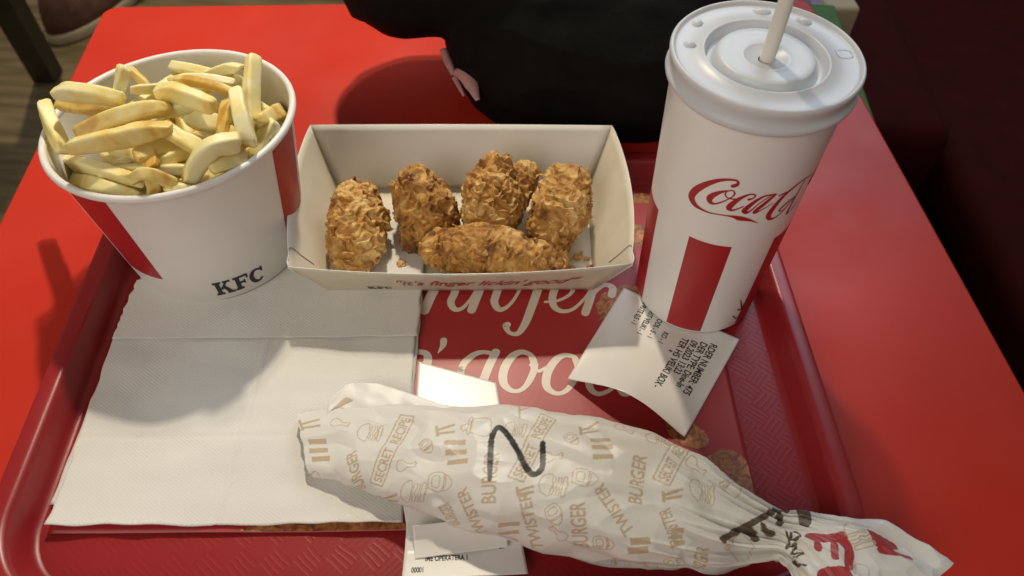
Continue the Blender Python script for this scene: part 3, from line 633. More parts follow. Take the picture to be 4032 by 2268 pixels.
# text reads from the cup-side-left edge (D0->A0 side is the start at the top) down to the near edge
def rc1(q):
    u, v = q[:, 0], q[:, 1]
    # u: 0 at far-left corner side (D0..C0), 1 at near side (A0..B0); v: 0 at left (D0..A0), 1 at right (C0..B0)
    P = (D0*(1-u)[:, None]*(1-v)[:, None] + A0*u[:, None]*(1-v)[:, None] + C0*(1-u)[:, None]*v[:, None] + B0*u[:, None]*v[:, None])
    z = .0022 + .0150*np.sin(np.pi*np.clip(v, 0, 1))**1.2*np.clip((u-.42)/.58, 0, 1)**1.6 + .0012*np.clip(1-v/.25, 0, 1)*u
    z = z + .0012*np.clip(u-.3, 0, 1)
    return np.stack([P[:, 0], P[:, 1], z], 1)
L1 = [('RDER NUMBER: 475', .0120, .0660, .0046, .80), ('DER TYPE: Dine-In', .0140, .0604, .0046, .80), ('09.2023 13:23', .0160, .0548, .0046, .80),
      ('TER HS VELIKI BOX -', .0170, .0490, .0046, .80), ('*', .030, .0440, .004, .7), ('KO - 1', .0190, .0370, .0036, .70), ('ODS - 5 - 1', .0120, .0295, .0036, .70),
      ('RIT VELIKI - 1', .0090, .0225, .0036, .70), ('SPRITE 0,5 - 1', .004, .0160, .0036, .70)]
receipt_sheet('receipt', rc1, .082, .080, L1, 'curled white order receipt pinned under the drink cup')

# receipt lying under the wrap, far end showing behind it, near end curled up
def rc2(q):
    u, v = q[:, 0], q[:, 1]
    s = v*.150                      # metres along the strip, near end = 0
    base_l = np.array([-.0490, .1330]); base_r = np.array([.0130, .1390])
    far_l = np.array([-.0545, .2660]); far_r = np.array([-.0075, .2530])
    P = (base_l*(1-u)[:, None] + base_r*u[:, None])*(1-v)[:, None] + (far_l*(1-u)[:, None] + far_r*u[:, None])*v[:, None]
    z = .0058 + .0016*np.exp(-((v-.30)/.08)**2) + .0045*np.clip(.12-v, 0, 1)/.12*(1-u*.3)
    z = z - .0018*np.clip((v-.8)/.2, 0, 1)
    return np.stack([P[:, 0], P[:, 1], z], 1)
L2 = [('IME OPERATERA 1', .010, .010, .0030, .62), ('01', .046, .016, .0030, .62), ('00001', .004, .004, .0028, .62)]
receipt_sheet('receipt', rc2, .058, .130, L2, 'long white receipt running under the paper wrap towards the viewer', 40, 120)
# curled fold of the same kind of paper standing in front of the wrap
def rc3(q):
    u, v = q[:, 0], q[:, 1]
    a = v*2.6
    A = np.array([-.0440, .1450]); B = np.array([.0030, .1530])
    n = np.array([-.16, .985])
    r = .0075
    P = A*(1-u)[:, None] + B*u[:, None] + n*(r*np.sin(a) + .010*v)[:, None]
    z = .0075 + r*(1-np.cos(a))*.55
    return np.stack([P[:, 0], P[:, 1], z], 1)
o = sheet('receipt', rc3, 40, 40, M_rcpt, None, .00012, 0)
tag(o, 'blank curled receipt bulging up in front of the paper wrap', 'receipt', 'till receipts on the tray')
def rc4(q):
    u, v = q[:, 0], q[:, 1]
    A, B, Cc, D = [np.array(p) for p in ((-.0485, .1560), (-.0300, .1640), (-.0360, .1860), (-.0550, .1800))]
    P = (A*(1-u)[:, None] + B*u[:, None])*(1-v)[:, None] + (D*(1-u)[:, None] + Cc*u[:, None])*v[:, None]
    z = .0062 + .0012*v + 0*u
    return np.stack([P[:, 0], P[:, 1], z], 1)
L4 = [('|||||||||||||', .008, .011, .0034, .55)]
receipt_sheet('receipt', rc4, .020, .0235, L4, 'small white receipt corner sticking out between napkin and wrap', 20, 20)
# ================================================================== fries bucket
M_board = mat('white_paperboard', (.82, .80, .77), .40, var=.02, vscale=20, bump=.03, bscale=700, bdist=.0003)
M_inner = mat('inner_paperboard', (.74, .69, .60), .55, var=.02, vscale=20)
M_redprint = mat('red_print', (.42, .018, .022), .40, var=.03, vscale=30)
M_blackprint = mat('black_logo_print', (.022, .020, .022), .5)

BC = Vector((-.1980, .3600, .0034))
RB, RT, HB = .0560, .0698, .1000
buck = empty('fries_bucket', BC)
buck.rotation_euler = Vector((-.0500, .0380, 1)).to_track_quat('Z', 'Y').to_euler()
# keep the print where it is: undo the spin that the tilt may have brought along
buck.rotation_euler = Matrix.Rotation(0, 4, 'Z').to_euler()
q_t = Vector((0, 0, 1)).rotation_difference(Vector((-.0500, .0380, 1)).normalized())
buck.rotation_mode = 'QUATERNION'
buck.rotation_quaternion = q_t
def rbz(z): return RB + (RT-RB)*z/HB
lathe('wall', [(RB-.0005, .0002), (RB, .0008), (rbz(HB*.33), HB*.33), (rbz(HB*.66), HB*.66), (rbz(HB-.004), HB-.004), (RT-.0002, HB-.0032)], 128, M_board, buck)
rim = [(RT+.0007 + .0021*math.cos(math.radians(a)), HB - .0004 + .0023*math.sin(math.radians(a))) for a in range(-150, 211, 20)]
lathe('rolled_rim', rim, 128, M_board, buck)
lathe('inner_wall', [(RT-.0010, HB-.001), (rbz(HB*.5)-.0008, HB*.5), (RB-.0008, .004)], 96, M_inner, buck)
lathe('base', [(RB-.0008, .0004), (RB-.0012, .004), (.0005, .004)], 96, M_inner, buck)
def cone_fn(rb, k, lift=.00016):
    def fn(q):
        a = np.radians(q[:, 0]); r = rb + k*q[:, 1] + lift
        return np.stack([r*np.cos(a), r*np.sin(a), q[:, 1]], 1)
    return fn
bfn = cone_fn(RB, (RT-RB)/HB)
ASPB = math.radians(1)*.062
def band(a0, a1, z0, z1, n=1): return poly_tris([(a0, z0), (a1, z0), (a1, z1), (a0, z1)])
for k, (a0, a1) in enumerate(((-129, -103), (-21.0, 4.5), (87, 113), (195, 205))):
    if k == 3: continue
    drape('red_stripe', band(a0, a1, .0235, HB-.0040), bfn, M_redprint, buck, .003, ASPB)
# K F C in heavy slab letters
def slab(ch):
    R = lambda x0, y0, x1, y1: poly_tris([(x0, y0), (x1, y0), (x1, y1), (x0, y1)])
    if ch == 'K':
        return [R(.12, .0, .40, 1), R(0, 0, .52, .15), R(0, .85, .52, 1), poly_tris([(.36, .42), (.50, .36), (.92, .90), (.74, .90)]), R(.62, .85, 1.10, 1),
                poly_tris([(.48, .60), (.84, 0), (1.16, 0), (.66, .72)]), R(.72, 0, 1.22, .15)]
    if ch == 'F':
        return [R(.12, 0, .40, 1), R(0, 0, .54, .15), R(0, .85, .96, 1), R(.38, .43, .70, .57), R(.64, .36, .74, .66), R(.84, .68, .97, 1)]
    th = np.linspace(math.radians(48), math.radians(318), 30)
    pts = [(.52 + .40*math.cos(t), .5 + .43*math.sin(t), .13 + .17*max(0, -math.cos(t))) for t in th]
    return [ribbon(pts, 2, False), R(.80, .66, .94, 1.0)]
def kfc(x0, z0, h, wdeg, asp):
    Ts = []; x = 0
    for c, adv in (('K', 1.27), ('F', 1.06), ('C', 1.0)):
        for t in slab(c):
            t = np.array(t); t[..., 0] += x; Ts.append(t)
        x += adv
    T = np.concatenate(Ts); T[..., 0] = x0 + T[..., 0]/x*wdeg; T[..., 1] = z0 + T[..., 1]*h
    return T
drape('logo_letters', kfc(-75.5, .0055, .0130, 31.5, ASPB), bfn, M_blackprint, buck, .0015, ASPB)
# paper seam down the wall
drape('seam', band(8.0, 9.0, .001, HB-.0030), bfn, M_inner, buck, .004, ASPB)
tag(buck, 'white paper bucket with red stripes filled with fries', 'bucket')

# ================================================================== drink cup
cup = empty('drink_cup', (.1194, .3333, .0030))
CB, CT, CHT = .0374, .0437, .1660
def rcz(z): return CB + (CT-CB)*z/CHT
M_cup = mat('waxed_white_paper', (.88, .87, .85), .33, var=.015, vscale=25, bump=.02, bscale=500, bdist=.0003)
M_lid = mat('translucent_white_plastic', (.66, .69, .73), .34, sss=.25, spec=.4)
M_straw = mat('white_straw', (.82, .76, .68), .35, sss=.1)
lathe('cup_wall', [(CB-.0022, .006), (CB-.0012, .0006), (CB-.0002, .0004), (CB, .001)] + [(rcz(CHT*t), CHT*t) for t in (.1, .25, .4, .55, .7, .85, 1)], 128, M_cup, cup)
lathe('cup_base', [(CB-.0022, .006), (.0003, .006)], 64, M_cup, cup)
cfn = cone_fn(CB, (CT-CB)/CHT)
ASPC = math.radians(1)*.0405
for k in range(5):
    a1 = -91 + 71*k if k < 4 else -91 - 69
    a1 = [-91, -160, -20.5, 50, 120][k]
    a0 = a1 - 33.5
    drape('red_stripe', band(a0, a1, .0018, .0832), cfn, M_redprint, cup, .003, ASPC)
lid_z = .0005
T = np.concatenate([ribbon([(a, z-.003, w) for a, z, w in s], 6, True, ASPC) for s in COLA])
# the far side of the word, out of sight from the front
l_a = [[(a+56, z-.003+.006, w) for a, z, w in COLA[4]], [(a+56, z-.003+.006, w) for a, z, w in COLA[5]]]
T = np.concatenate([T] + [ribbon(s, 6, True, ASPC) for s in l_a])
drape('script_logo', T, cone_fn(CB, (CT-CB)/CHT, .0002), M_redprint, cup, .0015, ASPC)
# small dark mark printed low on the stripe
mk = [[(-62, .030, .0006), (-57, .022, .0010), (-52, .013, .0006)], [(-61, .020, .0006), (-56, .018, .0012), (-53, .026, .0006)], [(-63, .014, .0006), (-57, .009, .0009), (-52, .010, .0006)]]
drape('small_mark', np.concatenate([ribbon(t, 6, False, ASPC) for t in mk]), cone_fn(CB, (CT-CB)/CHT, .0003), M_blackprint, cup, .0015, ASPC)
lidp = [(.0437, .1632), (.0458, .1636), (.0469, .1648), (.0473, .1664), (.0468, .1680), (.0458, .1690), (.0457, .1715), (.0462, .1742), (.0468, .1762), (.0467, .1778), (.0460, .1787), (.0452, .1787), (.0446, .1776), (.0440, .1769), (.0432, .1767),
        (.0316, .1764), (.0308, .1772), (.0301, .1773), (.0296, .1762), (.0291, .1728), (.0286, .1716), (.0262, .1714), (.0256, .1718), (.0243, .1752), (.0237, .1764), (.0228, .1770), (.0180, .1766), (.0120, .1760), (.0112, .1764), (.0106, .1759), (.0060, .1752), (.0046, .1744), (.0034, .1740)]
ld = lathe('lid', lidp, 160, M_lid, cup)
sw = lathe('straw', [(.0036, -.15), (.0036, .105), (.0033, .1055), (.0033, -.15)], 32, M_straw, cup)
sw.location = (.0012, .0008, .176); sw.rotation_euler = (math.radians(-1.5), math.radians(1.2), 0)
# press-in dimples and embossing of the lid
def dome(name, x, y, z, rx, ry, h, rot, mats, parent, seed):
    n, mseg = 7, 22; V = []; F = []
    for i in range(n):
        t = i/(n-1)
        for j in range(mseg):
            a = 2*math.pi*j/mseg
            wob = 1 + .10*math.sin(9*a+seed)*t
            V.append((rx*t*wob*math.cos(a), ry*t*wob*math.sin(a), h*math.cos(t*math.pi/2)**.7))
    F = [tuple(reversed(f)) for f in grid_faces(n, mseg, True)]
    o = pydata(name, V, F, mats, parent, True)
    o.location = (x, y, z); o.rotation_euler = (0, 0, rot)
    return o
for k, (x, y, rx, ry) in enumerate(((.089, .359, .0034, .0030), (.083, .340, .0028, .0034), (.124, .372, .0050, .0030), (.144, .364, .0044, .0030))):
    dome('flavour_dimple', x-.1194, y-.3333, .1764, rx, ry, .0020, math.atan2(y-.3333, x-.1194)+1.57, M_lid, ld, k)
def loop_ribbon(pts, w): return ribbon([(x, y, w) for x, y in pts], 6, False)
sq = loop_ribbon([(.0352, .0070), (.0415, .0062), (.0420, .0010), (.0360, .0008), (.0352, .0070)], .0007)
drape('embossed_square', sq, lambda q: np.stack([q[:, 0], q[:, 1], 0*q[:, 0]+.1771], 1), M_lid, ld, .004)
tag(cup, 'tall white soda cup with red script logo, plastic lid and straw', 'cup')

# ================================================================== chicken box
M_box = mat('glossy_white_card', (.79, .77, .73), .24, var=.015, vscale=25)
M_boxin = mat('matt_white_card', (.68, .62, .49), .5, var=.06, vscale=45)
box = empty('chicken_box', (-.0350, .3715, .0022), math.radians(3.1))
HBX = .0445
top = dict(BL=(-.1055, .0655), BR=(.1050, .0650), FL=(-.1010, -.0650), FR=(.1035, -.0640))
bot = dict(BL=(-.0905, .0478), BR=(.0900, .0478), FL=(-.0850, -.0478), FR=(.0860, -.0478))
def panel(name, cols, nv=8, bulge=0.0):
    """cols: list of (bottom xy, top xy, top z)"""
    V = []
    for (bx, by), (tx, ty), tz in cols:
        for k in range(nv+1):
            t = k/nv
            V.append((bx + (tx-bx)*t, by + (ty-by)*t, .0006 + (tz-.0006)*t))
    o = pydata(name, V, grid_faces(len(cols), nv+1), [M_box, M_boxin], box, True)
    s = solidify(o, .0005, 0)
    s.modifiers[0].material_offset = 1
    return o
def lerp(a, b, t): return (a[0]+(b[0]-a[0])*t, a[1]+(b[1]-a[1])*t)
N = 24
def bow(p, d, t): return (p[0]+d[0]*4*t*(1-t), p[1]+d[1]*4*t*(1-t))
panel('back_panel', [(lerp(bot['BL'], bot['BR'], k/N), bow(lerp(top['BL'], top['BR'], k/N), (0, .001), k/N), HBX) for k in range(N+1)])
panel('front_panel', [(lerp(bot['FR'], bot['FL'], k/N), bow(lerp(top['FR'], top['FL'], k/N), (0, -.0065), k/N), HBX-.0006*4*k/N*(1-k/N)) for k in range(N+1)])
FOLDS = []
def side(name, B, Fr, tB, tF, s):
    cols = []
    for k in range(N+1):
        t = k/N
        tp = lerp(tB, tF, t)
        x = tp[0] + s*(.0065*math.sin(math.pi*min(1, t*1.05))**.8 if t < .93 else .0065*max(0, (1-t)/.07)*.45)
        z = HBX - .007*max(0, 1 - t/.10)**2*0 - .0015*max(0, (t-.85)/.15)
        cols.append((lerp(B, Fr, t), (x, tp[1]), z))
    (bx, by), (tx, ty), tz = cols[21]
    pts = [np.array([bx+(tx-bx)*v - s*.0007, by+(ty-by)*v, tz*v]) for v in (.45, .7, .97)]
    (bx, by), (tx, ty), tz = cols[23]
    pts += [np.array([tx - s*.0007, ty + .001, tz-.0008])]
    FOLDS.append(pts)
    if s > 0: cols = cols[::-1]
    return panel(name, cols)
side('side_panel', bot['BL'], bot['FL'], top['BL'], top['FL'], -1)
side('side_panel', bot['BR'], bot['FR'], top['BR'], top['FR'], 1)
V = [(*bot[k], .0006) for k in ('BL', 'FL', 'FR', 'BR')]
solidify(pydata('floor_panel', V, [(0, 1, 2, 3)], M_boxin, box, False), .0005, 0)
# glue-flap cut lines at the near corners
M_fold = mat('cut_card_edge', (.16, .13, .09), .8)
for pts in FOLDS:
    P = smooth_line(pts, 5); V = []
    for p in P:
        for k in range(5): V.append(p + .00022*np.array([math.cos(k*1.2566), math.sin(k*1.2566), .3*math.sin(k*1.2566)]))
    pydata('cut_line', V, grid_faces(len(P), 5, True), M_fold, box)
# lettering on the front panel
fA, fB = np.array([*bot['FL'], .0006]), np.array([*bot['FR'], .0006]); gA, gB = np.array([*top['FL'], HBX]), np.array([*top['FR'], HBX])
def front_fn(q):
    u, v = q[:, :1], q[:, 1:]
    P = (fA*(1-u)+fB*u)*(1-v) + (gA*(1-u)+gB*u + np.array([0, -.0065, -.0006])*4*u*(1-u))*v
    return P + np.array([0, -.92, -.38])*.0005
LW, LH = .186, .0475
def put_front(T): return T/np.array([LW, LH])
T = place_text(text_tris('"it\'s finger lickin\' good"', .014), .0560, .0170, .0125, .92, 0, .38)
T[..., 0] = .0530 + (T[..., 0]-T[..., 0].min())/(T[..., 0].max()-T[..., 0].min())*.1120
drape('slogan', put_front(T), front_fn, mat('soft_red_print', (.42, .03, .035), .35), box, .02)
Tk = kfc(.0300, .0070, .0055, .0165, 1)
drape('small_logo_letters', put_front(Tk), front_fn, M_blackprint, box, .02)
tag(box, 'open white cardboard tray box holding fried chicken wings', 'box')
# ================================================================== fried chicken
def ramp_mat(name, stops, scale, rough, bump, bscale, sss=0, detail=6, distortion=.6, rand=.0, bdist=.0012, spec=.5):
    m, nt, b = new_mat(name)
    tc = nt.nodes.new('ShaderNodeTexCoord')
    oi = nt.nodes.new('ShaderNodeObjectInfo')
    ad = nt.nodes.new('ShaderNodeVectorMath'); ad.operation = 'ADD'
    nt.links.new(tc.outputs['Object'], ad.inputs[0])
    cb = nt.nodes.new('ShaderNodeCombineXYZ')
    nt.links.new(math_node(nt, 'MULTIPLY', oi.outputs['Random'], 3.0), cb.inputs[0]); nt.links.new(cb.outputs[0], ad.inputs[1])
    n = nt.nodes.new('ShaderNodeTexNoise'); n.inputs['Scale'].default_value = scale; n.inputs['Detail'].default_value = detail; n.inputs['Distortion'].default_value = distortion
    nt.links.new(ad.outputs[0], n.inputs['Vector'])
    fac = n.outputs['Fac']
    if rand:
        fac = math_node(nt, 'ADD', fac, math_node(nt, 'MULTIPLY', math_node(nt, 'SUBTRACT', oi.outputs['Random'], .5), rand))
    cr = nt.nodes.new('ShaderNodeValToRGB')
    el = cr.color_ramp.elements
    while len(el) < len(stops): el.new(.5)
    for e, (p, c) in zip(el, stops): e.position = p; e.color = (*c, 1)
    nt.links.new(fac, cr.inputs['Fac']); nt.links.new(cr.outputs['Color'], b.inputs['Base Color'])
    b.inputs['Roughness'].default_value = rough
    b.inputs['Specular IOR Level'].default_value = spec
    if sss:
        b.inputs['Subsurface Weight'].default_value = sss; b.inputs['Subsurface Radius'].default_value = (.004, .0025, .0008); b.inputs['Subsurface Scale'].default_value = 1
    n2 = nt.nodes.new('ShaderNodeTexNoise'); n2.inputs['Scale'].default_value = bscale; n2.inputs['Detail'].default_value = 5
    nt.links.new(ad.outputs[0], n2.inputs['Vector'])
    bp = nt.nodes.new('ShaderNodeBump'); bp.inputs['Strength'].default_value = bump; bp.inputs['Distance'].default_value = bdist
    nt.links.new(n2.outputs['Fac'], bp.inputs['Height']); nt.links.new(bp.outputs['Normal'], b.inputs['Normal'])
    return m
M_crust = ramp_mat('crispy_crust', [(.31, (.15, .055, .012)), (.42, (.36, .165, .036)), (.54, (.50, .265, .066)), (.69, (.70, .47, .19))], 62, .55, .35, 700, .10, 6, 1.2, .10, .0012, .35)

def voxel_mesh(blobs, voxel, steps=5):
    """join spheres along a chain and remesh them into one skin"""
    bm = bmesh.new()
    for i in range(len(blobs)):
        j = min(i+1, len(blobs)-1)
        for k in range(steps):
            t = k/steps
            c = [blobs[i][q]+(blobs[j][q]-blobs[i][q])*t for q in range(4)]
            if i == j and k: break
            bmesh.ops.create_icosphere(bm, subdivisions=3, radius=c[3], matrix=Matrix.Translation(c[:3]))
    me = bpy.data.meshes.new('skin'); bm.to_mesh(me); bm.free()
    o = bpy.data.objects.new('skin', me); scene.collection.objects.link(o)
    r = o.modifiers.new('r', 'REMESH'); r.mode = 'VOXEL'; r.voxel_size = voxel
    s = o.modifiers.new('s', 'SMOOTH'); s.iterations = 6; s.factor = .5
    dg = bpy.context.evaluated_depsgraph_get()
    out = bpy.data.meshes.new_from_object(o.evaluated_get(dg))
    bpy.data.objects.remove(o); bpy.data.meshes.remove(me)
    return out

def mesh_np(me):
    V = np.empty(len(me.vertices)*3); me.vertices.foreach_get('co', V)
    Nn = np.empty(len(me.vertices)*3); me.vertices.foreach_get('normal', Nn)
    return V.reshape(-1, 3), Nn.reshape(-1, 3)

def crust(me, seed, floor_z, k=1.0):
    V, Nn = mesh_np(me)
    W_ = V*1.0
    warp = np.stack([fbm(V*110, 2, seed+i*31) for i in range(3)], 1)*.0050
    Q = V + warp
    rid = 1 - np.abs(gnoise(Q*150, seed+5) + .25*gnoise(Q*330, seed+6))*2.6            # curled ridges
    rid = np.clip(rid, 0, 1)**2.2
    d1, d2 = worley(Q*215, seed+9)                         # crumbs
    crumb = np.clip(1 - d1*1.25, 0, 1)
    mask = np.clip(fbm(V*55, 2, seed+77)*1.6 + .5, 0, 1)   # some patches flaky, some crumbly, some smooth
    disp = .0040*rid*(.35+.65*mask) + .0026*crumb*(1-.7*mask) + .0028*gnoise(V*70, seed+3)
    side = np.stack([gnoise(V*200, seed+50+i) for i in range(3)], 1)*.0016*rid[:, None]*mask[:, None]
    V2 = V + Nn*(disp*k)[:, None] + side*k
    V2[:, 2] = np.maximum(V2[:, 2], floor_z + .0002*gnoise(V*300, 4))
    me.vertices.foreach_set('co', V2.ravel()); me.update()
    me.polygons.foreach_set('use_smooth', [True]*len(me.polygons))

def crust_flakes(me, seed, count=26):
    V, Nn = mesh_np(me)
    r = np.random.default_rng(seed)
    ids = r.choice(np.nonzero(V[:, 2] > V[:, 2].min()+.004)[0], count, replace=False)
    OV, OF = [], []
    nu, nv = 7, 4
    for i in ids:
        p, n = V[i], Nn[i]
        t = np.cross(n, r.normal(size=3)); t /= np.linalg.norm(t); b_ = np.cross(n, t)
        L, W_ = r.uniform(.005, .0105), r.uniform(.0018, .0038)
        curl = r.uniform(.5, 1.5); ph = r.uniform(0, 6)
        base = len(OV)*nu*nv
        pts = []
        for a in range(nu):
            u = a/(nu-1)-.5
            for c in range(nv):
                v = c/(nv-1)
                wid = W_*(1 - (2*u)**2*.8)*(1 + .35*math.sin(9*u+ph))
                h = -.0007 + wid*math.sin(v*curl)*1.1 + .0006*math.sin(7*u+ph)
                s_ = wid*(math.cos(v*curl)-.6) + .0012*math.sin(4*u+ph*2)
                pts.append(p + t*(u*L) + b_*s_ + n*h)
        OV.append(np.array(pts))
        OF += [tuple(base+q for q in f) for f in grid_faces(nu, nv)]
    A = np.concatenate(OV)
    A = A + np.stack([gnoise(A*350, seed+k) for k in range(3)], 1)*.0008
    A[:, 2] = np.maximum(A[:, 2], .0036)
    return A, OF

labels = ['upright drumette of fried chicken at the far end near the fries bucket',
          'fried chicken wing with a frilly flap of crust, second piece beside the drumette',
          'tallest fried chicken wing leaning on the back of the box',
          'fried chicken wing beside the cup with a narrow tail pointing forward',
          'fried chicken wing flat lying crosswise in front of the other pieces']
for i, blobs in enumerate(CHICKEN):
    me = voxel_mesh([(x, y, z, r*.90) for x, y, z, r in blobs], .00052)
    crust(me, 100+i*13, .0033)
    o = link('chicken_wing', me, M_crust)
    fv, ff = crust_flakes(me, 300+i)
    fo_ = pydata('crust_flakes', fv, ff, M_crust, o, True); fo_['kind'] = 'stuff'
    tag(o, labels[i], 'fried chicken', 'fried chicken pieces in the box')
cl = ['large brown crumb of crust on the box floor', 'pale crumb next to the large brown crumb', 'tiny crumb left of the large brown crumb', 'brown crumb on the floor of the box near the cup',
      'crumb beside the side panel near the cup', 'small crumb by the tail of the chicken wing', 'pale crumb in the front corner of the box near the cup', 'pale crumb by the front panel near the cup', 'tiny crumb behind the crumbs near the cup', 'tiny crumb between the two pieces nearest the fries bucket']
for i, (x, y, z, s) in enumerate(CRUMBS):
    me = voxel_mesh([(x, y, .0030+s*.4, s*.9), (x+s*.8, y+s*.3, .0030+s*.3, s*.6)], max(.0003, s*.12), 3)
    V, Nn = mesh_np(me)
    V = V + Nn*(fbm(V*500, 2, i)*s*.45)[:, None]; V[:, 2] = np.maximum(V[:, 2], .0031)
    me.vertices.foreach_set('co', V.ravel()); me.polygons.foreach_set('use_smooth', [True]*len(me.polygons))
    tag(link('crust_crumb', me, M_crust), cl[i], 'crumb', 'crumbs in the chicken box')

# ================================================================== fries
M_fry = ramp_mat('fried_potato', [(.24, (.60, .35, .07)), (.35, (.76, .56, .16)), (.54, (.85, .73, .31)), (.76, (.88, .82, .50))], 60, .45, .25, 900, .25, 4, .4, .40, .0005)
def outward(o):
    bm = bmesh.new(); bm.from_mesh(o.data); bmesh.ops.recalc_face_normals(bm, faces=bm.faces[:])
    bm.to_mesh(o.data); bm.free()
    return o
def fry_mesh(pts, w, seed):
    r = random.Random(seed)
    P = smooth_line(pts, 9)
    n = len(P)
    d = np.gradient(P, axis=0); d /= np.linalg.norm(d, axis=1, keepdims=True)
    up = np.array([r.uniform(-.5, .5), r.uniform(-.5, .5), 1.0])
    tw = r.uniform(-.7, .7); asp = r.uniform(.78, 1.22)
    M = 28; V = []
    L = np.concatenate([[0], np.cumsum(np.linalg.norm(np.diff(P, axis=0), axis=1))]); L /= L[-1]
    tap = (r.uniform(.75, 1.0), r.uniform(.75, 1.0))
    ring = []
    pt = [r.choice((0, .2, .55)), r.choice((0, .2, .55))]
    for i in range(n):
        s = np.cross(d[i], up); s /= np.linalg.norm(s); t = np.cross(s, d[i])
        a0 = tw + .5*L[i]*tw
        s2, t2 = s*math.cos(a0)+t*math.sin(a0), -s*math.sin(a0)+t*math.cos(a0)
        k = tap[0]+(tap[1]-tap[0])*L[i]
        ew = 1 - pt[0]*max(0, 1-L[i]/.30)**1.5 - pt[1]*max(0, 1-(1-L[i])/.30)**1.5
        row = []
        for j in range(M):
            a = 2*math.pi*j/M + .01
            ca_, sa_ = math.cos(a), math.sin(a)
            q = (abs(ca_)**9 + abs(sa_)**9)**(-1/9)
            row.append((s2*ca_*q*asp + t2*(sa_*q/asp*ew - (1-ew)*.6))*(w/2)*k*.96)
        ring.append(np.array(row))
    rows = []
    # rounded, slightly slanted ends
    sl = [r.uniform(-.5, .5) for _ in range(4)]
    def endrow(i, f, off, q):
        return P[i] + ring[i]*f + d[i]*off + d[i]*((ring[i] @ ring[i][0])/(w/2)*sl[q]*.5 + (ring[i] @ ring[i][M//4])/(w/2)*sl[q+1]*.5)[:, None]
    rows += [endrow(0, .25, -w*.17, 0), endrow(0, .68, -w*.14, 0), endrow(0, .92, -w*.04, 0)]
    rows += [P[i]+ring[i] for i in range(1, n-1)]
    rows += [endrow(n-1, .92, w*.04, 2), endrow(n-1, .68, w*.14, 2), endrow(n-1, .25, w*.17, 2)]
    V = np.concatenate(rows); c = V.mean(0)
    dn = np.stack([fbm(V*110 + seed*3.7, 2, 40+k) for k in range(3)], 1)*.0005 + np.stack([gnoise(V*420 + seed*1.7, 60+k) for k in range(3)], 1)*.0002
    V = V + dn
    R_ = len(rows)
    F = grid_faces(R_, M, True)
    F = [tuple(reversed(f)) for f in F]
    F.append(tuple(range(M))); F.append(tuple(reversed(range((R_-1)*M, R_*M))))
    return V, F
fl_lab = ['bent fry sticking out over the bucket rim above the floor side', 'thick fry lying level at the top of the heap, pale cut face up', 'short fry standing up against the far rim of the bucket', 'fry tucked under the level fry near the bucket rim',
 'wide fry with a ragged pale broken end at the centre of the heap', 'wide smooth fry just below the broken fry', 'long fry running along the near rim of the bucket', 'curved fry lowest against the near rim of the bucket', 'arched fry resting on the near rim beside the pale stub',
 'pale stubby fry pointing down at the near rim', 'thin fry behind the short standing fry', 'slim fry lying flat behind the heap centre', 'dark golden fry deep below the smooth wide fry', 'shaded fry deep in the middle of the bucket',
 'pale wedge-shaped fry on top of the heap', 'yellow fry under the pale wedge', 'fry with a browned tip lying across the back', 'arched slim fry in front of the brown-tipped fry', 'golden fry leaning on the inner back wall', 'long fry standing upright tallest by the back rim',
 'pale flat-topped fry leaning in front of the tall upright fry', 'narrow fry leaning behind the flat-topped fry', 'blocky fry with its end facing the viewer', 'fry with a dark speck on its tip', 'bent elbow-shaped fry right of the heap centre', 'fry stub with a pale cut end by the near rim',
 'wedge fry resting on the rim nearest the chicken box', 'wide fry sliding down below the wedge beside the chicken box', 'small yellow fry end by the near rim', 'brownish fry end in the shaded middle', 'golden fry half hidden below the cut stub', 'fry end peeking from behind the tall upright fry', 'fry end sunk at the near rim under the elbow fry']
for i, (pts, w) in enumerate(FRIES):
    P = np.array(pts)
    if i not in (8, 24): P[1] = .55*P[1] + .225*(P[0]+P[2])
    V, F = fry_mesh(P, w*.93, i+1)
    o = outward(pydata('potato_fry', V, F, M_fry))
    tag(o, fl_lab[i], 'fry', 'fries in the bucket')
# dark speck on one fry
sp_p = np.array(FRIES[23][0][0])
dome_o = dome('burnt_speck', *(sp_p + np.array([.0005, -.0052, .0040])), .0016, .0013, .0007, 0, mat('burnt_spot', (.06, .03, .015), .6), None, 1)
dome_o.rotation_euler = (.9, 0, 0)
for o in scene.objects:
    if o.get('label') == 'fry with a dark speck on its tip': dome_o.parent = o
